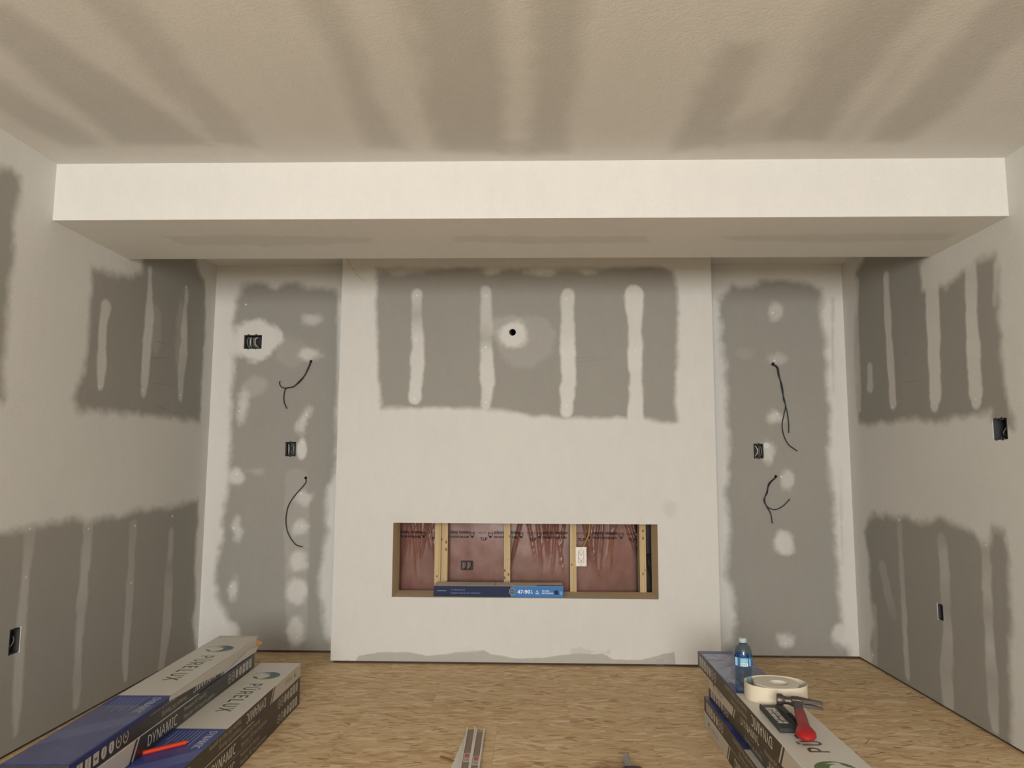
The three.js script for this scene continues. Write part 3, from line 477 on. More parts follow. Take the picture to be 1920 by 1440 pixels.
/* ------------------------------------------------------------------ television mount carton */
{
  const zf = ZC - 0.03, a = onZ(813.5, 1097, zf), b = onZ(1056.5, 1116, zf), w = b.x - a.x, y0 = NY0 + 0.0006, h = 0.058, d = 0.14;
  const c = document.createElement('canvas'); c.width = 1536; c.height = 384; const g = c.getContext('2d'), sx = 1536 / w, H = 124;
  g.fillStyle = '#dcd6ca'; g.fillRect(0, 0, 1536, 384);
  g.fillStyle = '#1d2a4a'; g.fillRect(0, 0, 1536, H); g.fillStyle = '#3d78ba'; g.fillRect(912, 0, 624, H);
  g.fillStyle = '#8c9bb8'; g.fillRect(40, 56, 110, 6); g.fillStyle = '#8a97b6'; g.font = '26px sans-serif'; g.fillText('TV Wall Mount', 202, 56); g.fillText('Support mural pour téléviseur', 202, 90);
  g.beginPath(); g.arc(930, 62, 34, 0, 7); g.fillStyle = '#4d5560'; g.fill(); g.lineWidth = 6; g.strokeStyle = '#a9a8a2'; g.stroke(); g.fillStyle = '#a9a8a2'; g.fillRect(912, 54, 36, 4); g.fillRect(914, 66, 32, 4);
  g.fillStyle = '#f4f6f8'; g.font = 'bold 58px sans-serif'; g.fillText('47-90', 994, 82, 152); g.font = 'bold 20px sans-serif'; g.fillText('in', 1150, 56); g.fillText('po', 1150, 80);
  g.beginPath(); g.moveTo(1202, 88); g.lineTo(1226, 40); g.lineTo(1250, 88); g.closePath(); g.fillStyle = '#c9d4de'; g.fill(); g.fillStyle = '#3d78ba'; g.fillRect(1214, 66, 24, 10);
  g.fillStyle = '#dfe8f2'; g.font = 'bold 23px sans-serif'; g.fillText('TILTING', 1280, 60); g.fillText('INCLINABLE', 1280, 86);
  g.fillStyle = '#20262c'; g.beginPath(); g.moveTo(1424, 52); g.lineTo(1468, 40); g.lineTo(1482, 92); g.lineTo(1432, 92); g.closePath(); g.fill();
  g.fillStyle = '#6aa0d8'; g.fillRect(1494, 54, 30, 40);
  g.fillStyle = '#f2eee6'; g.fillRect(0, 130, 1536, 14); g.fillStyle = '#7d93b5'; g.fillRect(1220, 144, 316, 80); g.fillStyle = '#b9c2cc'; g.fillRect(960, 144, 260, 24); g.fillStyle = '#5d574d'; g.fillRect(720, 180, 6, 200); g.fillRect(420, 330, 400, 6);
  const tx = new THREE.CanvasTexture(c); tx.colorSpace = THREE.SRGBColorSpace;
  const geo = new RoundedBoxGeometry(w, h, d, 2, 0.002), p = geo.attributes.position, n = geo.attributes.normal, uv = geo.attributes.uv;
  for (let k = 0; k < p.count; k += 3) {
    let nx = 0, ny = 0, nz = 0; for (let q = 0; q < 3; q++) { nx += n.getX(k + q); ny += n.getY(k + q); nz += n.getZ(k + q); }
    for (let q = 0; q < 3; q++) {
      const x = p.getX(k + q) / w + 0.5, y = p.getY(k + q) / h + 0.5, z = p.getZ(k + q) / d + 0.5;
      if (ny > Math.max(Math.abs(nx), Math.abs(nz))) uv.setXY(k + q, x, 1 - (130 + (1 - z) * 250) / 384);
      else if (Math.abs(nx) > Math.abs(nz)) uv.setXY(k + q, nx > 0 ? 0.3 : 0.01, 1 - 20 / 384);
      else uv.setXY(k + q, x, 1 - (1 - y) * (H - 2) / 384);
    }
  }
  geo.translate(0, h / 2, 0);
  const o = thing('television_mount_box', 'long blue television wall mount carton lying in the recess', 'box', [(a.x + b.x) / 2, y0, zf - d / 2]);
  part('carton', geo, std(0xffffff, 0.75, 0, { map: tx }), o); finish(o);
}

/* ------------------------------------------------------------------ flooring cartons */
const BL = 1.425, BW = 0.182, BH = 0.0592;
const boxMap = (() => {
  const K = 1410, c = document.createElement('canvas'); c.width = 2048; c.height = 640; const g = c.getContext('2d');
  const logo = (x, y, r, mono) => {   // a swirl of two crescents round a leaf
    g.save(); g.translate(x, y);
    const grad = g.createLinearGradient(-r, 0, r, 0); grad.addColorStop(0, mono ? '#434e35' : '#264a70'); grad.addColorStop(0.42, mono ? '#434e35' : '#2f5560'); grad.addColorStop(0.6, mono ? '#434e35' : '#45652f'); grad.addColorStop(1, mono ? '#434e35' : '#45652f');
    const moon = (x, y, R, cx, cy, cr) => { g.save(); g.beginPath(); g.arc(x, y, R, 0, 7); g.clip(); g.fillStyle = grad; g.fillRect(-2 * r, -2 * r, 4 * r, 4 * r); g.fillStyle = paperTone; g.beginPath(); g.arc(cx, cy, cr, 0, 7); g.fill(); g.restore(); };
    const paperTone = mono ? '#bdb7ab' : '#c9c4ba';
    moon(0, 0, r, r * 0.05, r * 0.26, r * 0.82); moon(r * 0.05, -r * 0.06, r * 0.64, r * 0.12, r * 0.24, r * 0.52);
    g.fillStyle = grad; g.beginPath(); g.moveTo(r * 0.2, r * 0.95); g.quadraticCurveTo(r * 0.35, r * 0.45, r * 0.85, r * 0.4); g.quadraticCurveTo(r * 0.8, r * 0.85, r * 0.2, r * 0.95); g.fill();
    g.beginPath(); g.moveTo(-r * 0.25, r * 1.15); g.quadraticCurveTo(-r * 0.75, r * 0.9, -r * 0.93, r * 0.35); g.quadraticCurveTo(-r * 0.6, r * 0.8, -r * 0.25, r * 1.15); g.fill();
    g.restore();
  };
  g.fillStyle = '#c9c4ba'; g.fillRect(0, 0, 2048, 640);
  // top: white from 0 to 0.835 m, blue beyond
  const TH = BW * K, bx = 0.842 * K;
  logo(0.205 * K, TH * 0.47, 78); g.fillStyle = '#4b5540'; g.font = '106px sans-serif';
  let lx = 0.315 * K; for (const ch of ['P', 'Ü', 'R', 'E', 'L', 'U', 'X']) { g.fillStyle = g.strokeStyle = '#3d4a34'; g.lineWidth = 4; g.strokeText(ch, lx, TH * 0.63, 62); g.fillText(ch, lx, TH * 0.63, 62); lx += 0.0515 * K; }
  g.fillStyle = '#27387c'; g.fillRect(bx, 0, 2048 - bx, TH);
  for (let i = 0; i < 60; i++) { g.fillStyle = `rgba(${rnd() < 0.6 ? '88,104,166' : '28,42,104'},${rr(0.05, 0.16)})`; g.beginPath(); g.ellipse(rr(bx + 220, 2048), rr(20, TH - 20), rr(20, 120), rr(6, 34), rr(-0.5, 0.5), 0, 7); g.fill(); }
  g.save(); g.beginPath(); g.rect(bx, 0, 2048 - bx, TH); g.clip();
  g.fillStyle = 'rgba(112,116,172,0.45)'; g.beginPath(); g.moveTo(bx + 250, 0); g.lineTo(bx + 370, 0); g.lineTo(bx + 640, TH); g.lineTo(bx + 480, TH); g.fill(); g.restore();
  g.fillStyle = '#c8cce0'; g.font = '50px sans-serif'; g.fillText('DYNAMIC', bx + 30, 66, 230);
  g.fillStyle = 'rgba(150,160,204,0.75)'; for (let i = 0; i < 8; i++) g.fillRect(bx + 24, 92 + i * 18, [190, 150, 205, 170, 210, 140, 180, 120][i], 5);
  g.fillStyle = '#1b2a66'; g.fillRect(bx, TH - 6, 2048 - bx, 6); g.fillRect(bx, 0, 2048 - bx, 4);
  // side: white end with mark, slanted bars, black with name, text and icons
  const y0 = 270, SH = 86;
  g.fillStyle = '#221f1b'; g.fillRect(0, y0 - 4, 2048, SH + 8);
  g.fillStyle = '#bdb7ab'; g.beginPath(); g.moveTo(0, y0 - 4); g.lineTo(0.385 * K, y0 - 4); g.lineTo(0.345 * K, y0 + SH + 4); g.lineTo(0, y0 + SH + 4); g.fill();
  g.beginPath(); g.moveTo(0.398 * K, y0 - 4); g.lineTo(0.409 * K, y0 - 4); g.lineTo(0.369 * K, y0 + SH + 4); g.lineTo(0.358 * K, y0 + SH + 4); g.fill();
  logo(0.085 * K, y0 + SH * 0.55, 19, true); g.fillStyle = '#3e4436'; g.font = '34px sans-serif'; g.fillText('PÜRELUX', 0.125 * K, y0 + SH * 0.68, 170);
  g.fillStyle = '#d4d0c6'; g.font = '68px sans-serif'; g.fillText('DYNAMIC', 0.455 * K, y0 + SH * 0.8, 310);
  g.fillStyle = '#aca79b'; g.font = '29px sans-serif'; g.fillText('Premium SPC Flooring', 0.715 * K, y0 + SH * 0.42, 270); g.fillText('Plancher SPC haut de gamme', 0.715 * K, y0 + SH * 0.85, 420);
  for (let i = 0; i < 7; i++) {
    const x = (1.135 + i * 0.0395) * K, cy = y0 + SH * 0.5; g.fillStyle = '#b9b5ab'; g.strokeStyle = '#b9b5ab'; g.lineWidth = 6;
    if (i < 2) { g.beginPath(); g.ellipse(x, cy, 19, 24, 0, 0, 7); g.stroke(); g.fillRect(x - 6, cy - 5, 12, 10); }
    else if (i < 4) { g.beginPath(); g.ellipse(x, cy, 20, 27, 0, 0, 7); g.fill(); g.fillStyle = '#6b675f'; g.fillRect(x - 3, cy - 14, 6, 26); }
    else { g.fillRect(x - 20, cy - 27, 40, 54); g.fillStyle = '#55514a'; if (i === 4) { g.beginPath(); g.arc(x, cy, 11, 0, Math.PI, true); g.fill(); } else g.fillRect(x - 2, cy - 18, 4, 36); }
  }
  // end face and underside
  g.fillStyle = '#2a2723'; g.fillRect(0, 370, 300, 120); g.fillStyle = '#c3beb3'; g.fillRect(320, 370, 300, 120); g.fillStyle = '#8d7a5e'; g.fillRect(640, 370, 300, 120);
  const t = new THREE.CanvasTexture(c); t.colorSpace = THREE.SRGBColorSpace; return t;
})();
const boxGeo = (() => {
  const g = new RoundedBoxGeometry(BL, BH, BW, 2, 0.0022), p = g.attributes.position, n = g.attributes.normal, uv = g.attributes.uv, K = 1410;
  const set = (k, x, y) => uv.setXY(k, x / 2048, 1 - y / 640);
  for (let k = 0; k < p.count; k += 3) {
    let nx = 0, ny = 0, nz = 0; for (let q = 0; q < 3; q++) { nx += n.getX(k + q); ny += n.getY(k + q); nz += n.getZ(k + q); }
    const ax = Math.abs(nx), ay = Math.abs(ny), az = Math.abs(nz);
    for (let q = 0; q < 3; q++) {
      const i = k + q, x = (p.getX(i) + BL / 2) * K, y = (p.getY(i) + BH / 2) / BH, z = p.getZ(i);
      if (ay >= ax && ay >= az) { if (ny > 0) set(i, x, (z + BW / 2) * K); else set(i, 700, 420); }
      else if (az >= ax) set(i, x, nz > 0 ? 270 + (1 - y) * 86 : 270 + y * 86);
      else if (nx > 0) set(i, 20 + (z + BW / 2) * 1300, 380 + (1 - y) * 100); else set(i, 340 + (z + BW / 2) * 1300, 380 + (1 - y) * 100);
    }
  }
  g.translate(0, BH / 2, 0); return g;
})();
const mCarton = new THREE.MeshPhysicalMaterial({ map: boxMap, roughness: 0.42, clearcoat: 0.25, clearcoatRoughness: 0.35 });
// far: z of the far end, xr: x of the middle line at far end, whiteFar: which way round, turn: small yaw
function carton(xFar, zFar, xNear, level, whiteFar, label, group) {
  const a = Math.atan2(xNear - xFar, BL), o = thing('flooring_box', label, 'box', [(xFar + xNear) / 2, level * 0.06 + 0.0004, zFar + BL / 2 * Math.cos(a)], group);
  o.rotation.y = (whiteFar ? -Math.PI / 2 : Math.PI / 2) + a;
  part('carton', boxGeo, mCarton, o); return finish(o);
}
// stack beside the left wall: five cartons
carton(-1.336, -3.40, -1.330, 0, true, 'flooring carton at the very bottom of the stack beside the left-hand wall', 'flooring cartons');
carton(-1.334, -3.38, -1.328, 1, false, 'flooring carton second from the floor in the stack beside the left-hand wall', 'flooring cartons');
carton(-1.335, -3.40, -1.326, 2, true, 'flooring carton in the middle of the stack beside the left-hand wall', 'flooring cartons');
carton(-1.318, -3.345, -1.278, 3, false, 'black-sided flooring carton directly beneath the torn carton beside the left-hand wall', 'flooring cartons');
const torn = carton(-1.325, -3.378, -1.280, 4, true, 'white and blue flooring carton with torn open end, on top beside the left-hand wall', 'flooring cartons');
{
  const mk = std(0x9a6a38, 0.9), mw = std(0xc4bfb5, 0.7);
  const sh = (pts) => { const s = new THREE.Shape(pts.map(([a, b]) => new THREE.Vector2(a, b))); return new THREE.ExtrudeGeometry(s, { depth: 0.0016, bevelEnabled: false }); };
  // local X runs from the white end (far) to the blue end, -Z faces the middle of the room
  const f1 = sh([[BW / 2 - 0.02, BH * 0.9], [BW / 2 + 0.03, BH * 0.62], [BW / 2 - 0.002, BH * 0.28], [BW / 2 - 0.03, BH * 0.3]]); f1.rotateY(Math.PI / 2); f1.translate(-BL / 2 - 0.004, 0, 0); part('end_flap', f1, mk, torn);
  part('lid_flap', box(0.034, 0.0016, BW - 0.004, -BL / 2 - 0.017, BH - 0.0014, 0), mw, torn);
  part('lid_rim', box(BL - 0.86, BH * 0.24, 0.0014, 0.43, BH * 0.87, -BW / 2 - 0.001), std(0x1a2766, 0.45), torn);
  const f3 = sh([[0, BH - 0.001], [0.86, BH - 0.001], [0.86, BH * 0.78], [0.6, BH * 0.55], [0.42, BH * 0.3], [0.3, BH * 0.12], [0.14, BH * 0.3], [0, BH * 0.36]]); f3.translate(-BL / 2, 0, -BW / 2 - 0.0022); part('lid_edge', f3, mw, torn);
  const f2 = sh([[0.02, 0.004], [-0.035, 0.004], [-0.07, 0.020], [0.05, 0.034], [0.30, 0.010]]); f2.rotateX(0.16); f2.translate(-BL / 2 + 0.06, 0.001, -BW / 2 - 0.010); part('side_flap', f2, mw, torn);
}
// crumpled clear film clinging to the printed blue end
const mFilm = new THREE.MeshPhysicalMaterial({ color: 0xffffff, roughness: 0.24, transmission: 1, thickness: 0, ior: 1.45, side: THREE.DoubleSide });
function film(o, x0, x1, sd) {
  const g = new THREE.PlaneGeometry(x1 - x0, BW - 0.008, 90, 26); g.rotateX(-Math.PI / 2); g.translate((x0 + x1) / 2 - BL / 2, BH + 0.0012, 0); const p = g.attributes.position;
  for (let k = 0; k < p.count; k++) { const x = p.getX(k) * 9 + sd, z = p.getZ(k) * 22, r = Math.abs(fbm(x + z * 0.3, z - x * 0.4) - 0.5); p.setY(k, p.getY(k) + 0.0035 * Math.max(0, 0.16 - r) / 0.16 * fbm(x * 0.5 + 7, z * 0.5)); }
  g.computeVertexNormals(); part('shrink_film', g, mFilm, o);
}
film(torn, 0.95, 1.42, 3);
// low stack next to it: three cartons
carton(-1.134, -3.424, -1.112, 0, false, 'bottom carton of the low stack of three, under two others', 'flooring cartons');
carton(-1.134, -3.424, -1.110, 1, false, 'middle carton of the low stack of three, between two others', 'flooring cartons');
carton(-1.134, -3.424, -1.112, 2, true, 'white and blue flooring carton with the orange pencil lying on it', 'flooring cartons');
// stack on the right: five cartons
carton(0.813, -3.216, 0.816, 0, true, 'white-ended flooring carton on the floor under the stack that holds the hammer', 'flooring cartons');
carton(0.814, -3.214, 0.812, 1, false, 'second-lowest carton of the hammer stack, a strip of its blue top showing', 'flooring cartons');
carton(0.832, -3.205, 0.834, 2, false, 'flooring carton in the middle of the stack that holds the hammer', 'flooring cartons');
carton(0.814, -3.125, 0.816, 3, true, 'flooring carton directly beneath the one that carries the hammer', 'flooring cartons');
film(carton(0.794, -3.224, 0.792, 4, false, 'blue and white flooring carton carrying the bottle, tape roll and hammer', 'flooring cartons'), 0.96, 1.36, 41);
const TOPC = 0.2997 + 0.0003, TOPB = 0.1797 + 0.0003;

/* ------------------------------------------------------------------ things on the right stack */
{ // water bottle
  const o = thing('water_bottle', 'small clear blue plastic water bottle standing on the stacked cartons', 'bottle', [0.740, TOPC, -2.672]);
  const R = 0.0315, H = 0.178, pr = [[0.001, 0.004], [0.020, 0.002], [0.027, 0.0005], [0.0295, 0.004]];
  for (let i = 0; i < 9; i++) { const y = 0.01 + i * 0.0078; pr.push([R * 0.97, y], [R * 0.90, y + 0.0039]); }
  pr.push([R * 0.98, 0.083], [R, 0.086], [R, 0.118]);
  for (let i = 1; i <= 8; i++) { const t = i / 8; pr.push([0.0125 + (R - 0.0125) * Math.cos(t * Math.PI / 2) ** 0.9, 0.118 + 0.040 * Math.sin(t * Math.PI / 2) ** 1.15]); }
  pr.push([0.0118, 0.160], [0.0118, 0.167]);
  const lathe = (p, s = 48) => new THREE.LatheGeometry(p.map(([a, b]) => new THREE.Vector2(a, b)), s);
  part('bottle_body', lathe(pr), new THREE.MeshPhysicalMaterial({ color: 0xc8dbea, roughness: 0.08, transmission: 1, thickness: 0, ior: 1.5, side: THREE.DoubleSide }), o);
  part('neck_ring', lathe([[0.0118, 0.159], [0.0145, 0.160], [0.0145, 0.162], [0.0118, 0.163]]), std(0x2b333c, 0.4), o);
  part('cap', lathe([[0.0135, 0.163], [0.0142, 0.164], [0.0142, H - 0.002], [0.0130, H], [0.0001, H]]), std(0x9fb0b4, 0.5), o);
  const c = document.createElement('canvas'); c.width = 512; c.height = 96; const g = c.getContext('2d');
  g.fillStyle = '#2d6f9f'; g.fillRect(0, 0, 512, 96); for (let i = 0; i < 80; i++) { g.fillStyle = `rgba(${rnd() < 0.5 ? '120,178,214' : '18,74,118'},0.25)`; g.fillRect(rr(0, 512), rr(0, 96), rr(4, 30), rr(2, 8)); }
  for (const x of [0, 256]) {
    g.fillStyle = '#8fc0dd'; g.fillRect(x + 112, 10, 66, 46); g.fillStyle = '#5b93b8'; for (let i = 0; i < 6; i++) g.fillRect(x + 116, 14 + i * 7, 58, 2.5);
    g.fillStyle = '#eef2f2'; g.fillRect(x + 114, 58, 64, 30); g.fillStyle = '#1c2a34'; for (let i = 0; i < 12; i++) g.fillRect(x + 120 + i * 4.4, 62, i % 3 ? 1.6 : 2.6, 22);
    g.fillStyle = '#eef2f2'; g.fillRect(x + 58, 8, 26, 78); g.fillStyle = '#2d6f9f'; for (let i = 0; i < 7; i++) g.fillRect(x + 64, 14 + i * 10, 13, 5); g.fillStyle = '#eef2f2'; g.fillRect(x + 196, 14, 8, 72);
  }
  const tx = new THREE.CanvasTexture(c); tx.colorSpace = THREE.SRGBColorSpace;
  const lg = new THREE.CylinderGeometry(R + 0.0004, R + 0.0004, 0.031, 48, 1, true); lg.rotateY(-1.95); lg.translate(0, 0.102, 0); part('label', lg, std(0xffffff, 0.35, 0, { map: tx, side: THREE.DoubleSide }), o);
  finish(o);
}
{ // roll of paper joint tape
  const cx = 0.822, cz = -2.594, o = thing('joint_tape_roll', 'loosely wound roll of cream paper joint tape on the stacked cartons', 'tape roll', [cx, TOPC, cz]), Ht = 0.052;
  const mT = std(0xd6ccb6, 0.85), mE = std(0xd2cabb, 0.9);
  const core = new THREE.Shape(); core.absarc(0, 0, 0.071, 0, Math.PI * 2); const hole = new THREE.Path(); hole.absarc(0.008, -0.006, 0.031, 0, Math.PI * 2); core.holes.push(hole);
  const cg = new THREE.ExtrudeGeometry(core, { depth: Ht - 0.003, bevelEnabled: true, bevelSize: 0.001, bevelThickness: 0.001, bevelSegments: 1, curveSegments: 64 }); cg.rotateX(-Math.PI / 2); cg.translate(0.004, 0.001, 0); part('tape_core', cg, mE, o);
  const inner = new THREE.CylinderGeometry(0.0305, 0.0305, Ht - 0.002, 40, 1, true); inner.translate(0.012, Ht / 2, 0.006); part('cardboard_tube', inner, std(0xb3a992, 0.9, 0, { side: THREE.DoubleSide }), o);
  const loop = (a, b) => { const s = new THREE.Shape(); for (let i = 0; i <= 96; i++) { const t = i / 96 * Math.PI * 2, f = 1 - 0.05 * Math.max(0, -Math.cos(t)) ** 8, x = a * Math.sign(Math.cos(t)) * Math.abs(Math.cos(t)) ** 0.94 * f, y = b * Math.sin(t); i ? s.lineTo(x, y) : s.moveTo(x, y); } return s; };
  const ls = loop(0.1045, 0.0795); ls.holes.push(new THREE.Path(loop(0.1033, 0.0783).getPoints())); const lg = new THREE.ExtrudeGeometry(ls, { depth: Ht, bevelEnabled: false }); lg.rotateX(-Math.PI / 2); part('loose_turn', lg, mT, o);
  finish(o);
}
{ // black plastic blade case
  const a = V(0.733, 0, -2.478), b = V(0.727, 0, -2.262), L = a.distanceTo(b), W = 0.076, Hc = 0.0135;
  const o = thing('blade_case', 'flat black plastic case with a worn silver label under the hammer', 'case', [(a.x + b.x) / 2 + W / 2, TOPC, (a.z + b.z) / 2]); o.rotation.y = Math.atan2(b.x - a.x, b.z - a.z);
  const mK = std(0x25272a, 0.5), mK2 = std(0x191a1c, 0.55);
  part('case_shell', box(W, Hc, L, 0, Hc / 2, 0, 0.003), mK, o);
  part('rim', merge([box(0.006, 0.004, L - 0.006, W / 2 - 0.022, Hc + 0.001, 0, 0.001), box(0.004, 0.004, L - 0.006, -W / 2 + 0.003, Hc + 0.001, 0, 0.001)]), mK, o);
  const c = document.createElement('canvas'); c.width = 128; c.height = 512; const g = c.getContext('2d'); g.fillStyle = '#c4c1bb'; g.fillRect(0, 0, 128, 512);
  for (let i = 0; i < 150; i++) { g.fillStyle = `rgba(${['200,198,194', '60,52,48', '150,130,120', '30,28,28'][i % 4]},${rr(0.2, 0.6)})`; g.fillRect(rr(-10, 120), rr(0, 500), rr(4, 40), rr(6, 50)); } g.fillStyle = '#3a3431'; g.fillRect(50, 80, 22, 330);
  const tx = new THREE.CanvasTexture(c); tx.colorSpace = THREE.SRGBColorSpace;
  const pg = new THREE.PlaneGeometry(0.030, L * 0.66); pg.rotateX(-Math.PI / 2); pg.translate(-W / 2 + 0.024, Hc + 0.0006, -0.004); part('label', pg, std(0xffffff, 0.4, 0, { map: tx }), o);
  for (let i = 0; i < 7; i++) part('rib', box(0.014, 0.003, 0.006, W / 2 - 0.008, Hc + 0.001, -L * 0.1 + i * 0.016, 0.001), mK2, o);
  finish(o);
}
{ // claw hammer lying across the case
  const face = onY(1456, 1311, 0.342), claw = onY(1543, 1322, 0.338), end = onY(1513.5, 1384, 0.322);
  const ax = claw.clone().sub(face), hl = ax.length(); ax.normalize();
  const eye = face.clone().addScaledVector(ax, hl * 0.44);
  const o = thing('claw_hammer', 'claw hammer with red grip and dark steel head', 'hammer', [eye.x, TOPC, eye.z]);
  const up = new THREE.Vector3().crossVectors(end.clone().sub(eye).normalize(), ax).normalize(); const side = new THREE.Vector3().crossVectors(ax, up);   // side: along the handle
  const M = new THREE.Matrix4().makeBasis(ax, up, side).setPosition(eye.clone().sub(o.position));
  const mSteel = std(0x5a534d, 0.42, 0.75), mGrey = std(0x55524e, 0.55, 0.3), mRed = std(0x8f3836, 0.65), mRed2 = std(0xa01418, 0.5);
  const L0 = hl * 0.44;
  const poll = new THREE.LatheGeometry([[0.0001, 0], [0.0155, 0], [0.0178, 0.002], [0.0178, 0.016], [0.0125, 0.022], [0.0115, 0.032], [0.0135, 0.044], [0.014, L0 + 0.012], [0.0001, L0 + 0.012]].map(([a, b]) => new THREE.Vector2(a, b)), 28); poll.rotateZ(-Math.PI / 2); poll.translate(-L0, 0, 0);
  const claws = [];
  for (const s of [-1, 1]) {
    const n = 10, len = hl - L0, v = [], idx = [];
    for (let i = 0; i <= n; i++) { const t = i / n, x = len * t, dz = 0.012 * t * t, w = 0.0125 * (1 - 0.45 * t), h = 0.012 * (1 - t) + 0.002, gap = 0.0004 + 0.0055 * Math.max(0, t - 0.2); const y0 = s * gap, y1 = s * (gap + w); v.push(x, y0, dz - h, x, y1, dz - h, x, y1, dz + h, x, y0, dz + h); }
    for (let i = 0; i < n; i++) for (let k = 0; k < 4; k++) { const a = i * 4 + k, b = i * 4 + (k + 1) % 4; s < 0 ? idx.push(a, b, a + 4, b, b + 4, a + 4) : idx.push(b, a, a + 4, b, a + 4, b + 4); }
    const e = n * 4; s < 0 ? idx.push(e, e + 1, e + 2, e, e + 2, e + 3) : idx.push(e, e + 2, e + 1, e, e + 3, e + 2);
    const g = new THREE.BufferGeometry(); g.setAttribute('position', new THREE.Float32BufferAttribute(v, 3)); g.setIndex(idx); const ni = g.toNonIndexed(); ni.computeVertexNormals(); ni.setAttribute('uv', new THREE.Float32BufferAttribute(new Float32Array(ni.attributes.position.count * 2), 2)); claws.push(ni);
  }
  const head = merge([poll, ...claws, box(0.034, 0.025, 0.03, 0, 0, 0, 0.004)]); head.applyMatrix4(M); part('head', head, mSteel, o);
  const hv = end.clone().sub(eye), HL = hv.length(); hv.normalize();
  const sweep = (list, mat, name) => {   // [t, half width across, half height]
    const v = [], idx = [], ns = 20; const wv = new THREE.Vector3().crossVectors(up, hv).normalize();
    list.forEach(([t, a, b]) => { for (let i = 0; i < ns; i++) { const th = i / ns * Math.PI * 2, q = eye.clone().sub(o.position).addScaledVector(hv, t * HL).addScaledVector(wv, Math.cos(th) * a).addScaledVector(up, Math.sin(th) * b); v.push(q.x, q.y, q.z); } });
    for (let j = 0; j < list.length - 1; j++) for (let i = 0; i < ns; i++) { const a = j * ns + i, b = j * ns + (i + 1) % ns; idx.push(a, b, a + ns, b, b + ns, a + ns); }
    const g = new THREE.BufferGeometry(); g.setAttribute('position', new THREE.Float32BufferAttribute(v, 3)); g.setIndex(idx); g.computeVertexNormals(); mat.side = THREE.DoubleSide; part(name, g, mat, o);
  };
  sweep([[0, 0.0125, 0.0095], [0.05, 0.0145, 0.009], [0.15, 0.014, 0.009], [0.32, 0.014, 0.009]], mGrey, 'handle');
  sweep([[0.30, 0.0001, 0.0001], [0.30, 0.0155, 0.0100], [0.45, 0.0165, 0.0104], [0.6, 0.0168, 0.0104], [0.74, 0.018, 0.0108]], mRed, 'grip');
  sweep([[0.735, 0.0183, 0.0110], [0.78, 0.0225, 0.0128], [0.86, 0.0275, 0.0142], [0.93, 0.0275, 0.0142], [0.985, 0.0215, 0.0115], [1.02, 0.0125, 0.0075], [1.035, 0.0001, 0.0001]], mRed2, 'grip_end');
  finish(o);
}
/* ------------------------------------------------------------------ other loose things */
{ // carpenter pencil on the low stack
  const a = onY(267, 1412.5, TOPB + 0.004), b = onY(355, 1391, TOPB + 0.004), L = a.distanceTo(b);
  const o = thing('carpenter_pencil', 'flat orange-red carpenter pencil lying on the blue carton top', 'pencil', [(a.x + b.x) / 2, TOPB, (a.z + b.z) / 2]); o.rotation.y = Math.atan2(-(b.z - a.z), b.x - a.x);
  const s = new THREE.Shape([[-0.0095, 0], [-0.006, 0.0048], [0.006, 0.0048], [0.0095, 0], [0.006, -0.0048], [-0.006, -0.0048]].map(([x, y]) => new THREE.Vector2(x, y)));
  const g = new THREE.ExtrudeGeometry(s, { depth: L - 0.012, bevelEnabled: false }); g.rotateY(Math.PI / 2); g.translate(-L / 2, 0.0052, 0); part('shaft', g, std(0xd2401f, 0.45), o);
  const t = new THREE.CylinderGeometry(0.0015, 0.0055, 0.012, 8); t.rotateZ(-Math.PI / 2); t.translate(L / 2 - 0.006, 0.0055, 0); part('tip', t, std(0xb35a34, 0.8), o); finish(o);
}
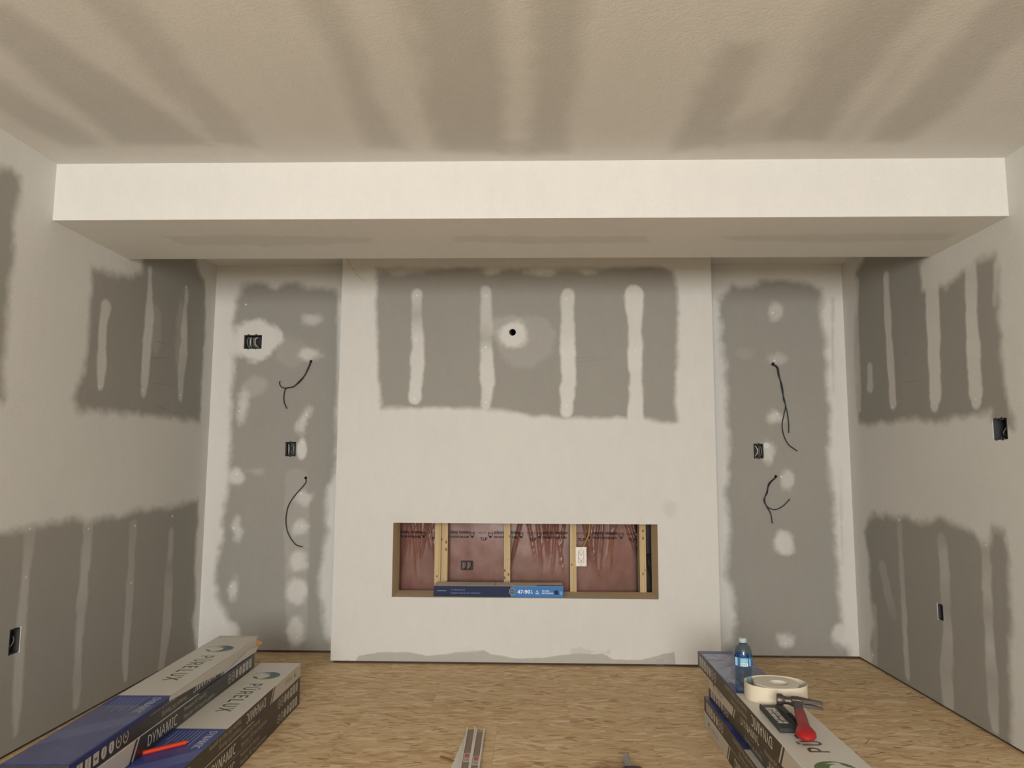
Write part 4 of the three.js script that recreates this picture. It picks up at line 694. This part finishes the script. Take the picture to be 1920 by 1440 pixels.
{ // two plastic channels wrapped together, and a white strip under them
  const mW = std(0xd9d5c8, 0.4), mIn = std(0x8c7a6c, 0.6), z0 = -3.12, z1 = -2.15;
  const c = document.createElement('canvas'); c.width = 64; c.height = 128; const g = c.getContext('2d'); g.fillStyle = '#cfc6bd'; g.fillRect(0, 0, 64, 128); g.fillStyle = '#b8564c'; g.fillRect(10, 6, 46, 58); g.fillStyle = '#8d8a86'; g.fillRect(10, 74, 46, 40); g.fillStyle = '#b9b5ae'; for (let i = 0; i < 4; i++) g.fillRect(14, 80 + i * 9, 38, 3);
  const tx = new THREE.CanvasTexture(c); tx.colorSpace = THREE.SRGBColorSpace; const mS = std(0xffffff, 0.4, 0, { map: tx });
  const chan = (u0, v0, u1, v1, w, stick, label, zf) => {
    const a = onY(u0, v0, 0.016), b = onY(u1, v1, 0.016), d = b.clone().sub(a).normalize(), L = 0.95;
    const o = thing('trim_channel', label, 'trim', [0, 0, 0], 'trim channels'); o.position.set(a.x + d.x * L / 2, 0.0045, a.z + d.z * L / 2); o.rotation.y = Math.atan2(d.x, d.z);
    part('web', box(w - 0.004, 0.003, L - 0.02, 0, 0.0035, 0.01), mIn, o);
    for (const s of [-1, 1]) part('flange', box(0.006, 0.013, L, s * (w / 2 - 0.003), 0.0068, 0, 0.001), mW, o);
    const p = new THREE.PlaneGeometry(w - 0.013, 0.085); p.rotateX(-Math.PI / 2); p.translate(0, 0.0056, -L / 2 + stick); part('price_sticker', p, mS, o); finish(o);
  };
  chan(884, 1363, 872, 1436, 0.037, 0.30, 'pale trim channel with a red sticker, the one next to the white strip', 0);
  chan(901, 1366, 890, 1436, 0.036, 0.31, 'pale trim channel with a red sticker, the one facing the black tool', 0);
  const p = [[872, 1378], [845, 1440], [868, 1440], [886, 1364]].map(([u, v]) => onY(u, v, 0.003));
  const d = p[1].clone().sub(p[0]).multiplyScalar(2.2), q = [p[0], p[0].clone().add(d), p[0].clone().add(d).add(V(0.10, 0, 0)), V(p[0].x + 0.062, 0, p[0].z)];
  const s = new THREE.Shape(q.map((v) => new THREE.Vector2(v.x - p[0].x, -(v.z - p[0].z)))); const sg = new THREE.ExtrudeGeometry(s, { depth: 0.0032, bevelEnabled: false }); sg.rotateX(-Math.PI / 2);
  const o = thing('plastic_strip', 'flat white plastic strip on the floor under the trim channels', 'strip', [p[0].x, 0.0005, p[0].z]); part('strip', sg, std(0xd8d4c8, 0.45), o); finish(o);
}
{ // tool lying at the lower edge: black body with a pointed steel tip
  const tip = onY(1169, 1412, 0.02), root = onY(1180, 1440, 0.03);
  const o = thing('hand_tool', 'black tool with a pointed steel tip lying on the floor', 'tool', [root.x, 0, root.z + 0.08]);
  const d = root.clone().sub(tip), L = d.length(); d.normalize(); const sd = V(d.z, 0, -d.x);
  const rad = [[0, 0.0005], [0.12, 0.007], [0.3, 0.0115], [0.45, 0.012], [1.6, 0.0125]], v = [], idx = [], ns = 16;
  rad.forEach(([t, r]) => { for (let i = 0; i < ns; i++) { const th = i / ns * Math.PI * 2; const q = tip.clone().addScaledVector(d, t * L).addScaledVector(sd, Math.cos(th) * r + (1 - Math.min(1, t / 0.45)) * 0.008).add(V(0, Math.sin(th) * r * 0.8, 0)).sub(o.position); v.push(q.x, q.y, q.z); } });
  for (let j = 0; j < rad.length - 1; j++) for (let i = 0; i < ns; i++) { const a = j * ns + i, b = j * ns + (i + 1) % ns; idx.push(a, a + ns, b, b, a + ns, b + ns); }
  const g = new THREE.BufferGeometry(); g.setAttribute('position', new THREE.Float32BufferAttribute(v, 3)); g.setIndex(idx); g.computeVertexNormals(); part('steel_tip', g, std(0x9a999c, 0.35, 0.6, { side: THREE.DoubleSide }), o);
  const mK = std(0x121317, 0.45);
  part('body', box(0.075, 0.055, 0.22, 0.005, 0.0275, 0.06, 0.018), mK, o);
  part('grip', box(0.11, 0.052, 0.16, -0.085, 0.026, 0.04, 0.022), mK, o); finish(o);
}
{ // wood splinter and shims
  const a = onY(826, 1419, 0.003), b = onY(850, 1428, 0.003), o = thing('wood_splinter', 'brown splinter of wood beside the white plastic strip', 'splinter', [(a.x + b.x) / 2, 0.0005, (a.z + b.z) / 2]); o.rotation.y = Math.atan2(-(b.z - a.z), b.x - a.x);
  part('splinter', box(a.distanceTo(b), 0.005, 0.012, 0, 0.0025, 0, 0.001), std(0x8a6535, 0.9), o); finish(o);
  const mS = new THREE.MeshPhysicalMaterial({ color: 0xffffff, roughness: 0.25, transmission: 1, thickness: 0 });
  for (const [u, z, lab] of [[1476, ZW, 'clear plastic shim at the foot of the wall right of the fireplace wall'], [1237, ZC, 'clear plastic shim at the foot of the fireplace wall']]) {
    const p = onZ(u, 1230, z + 0.004), s = thing('plastic_shim', lab, 'shim', [p.x, 0, z + 0.0035], 'plastic shims'); part('shim', box(0.042, 0.04, 0.004, 0, 0.0205, 0, 0.001), mS, s); finish(s);
  }
}
scene.traverse((o) => { if (o.isMesh) { o.castShadow = true; o.receiveShadow = true; } });
renderer.render(scene, camera);
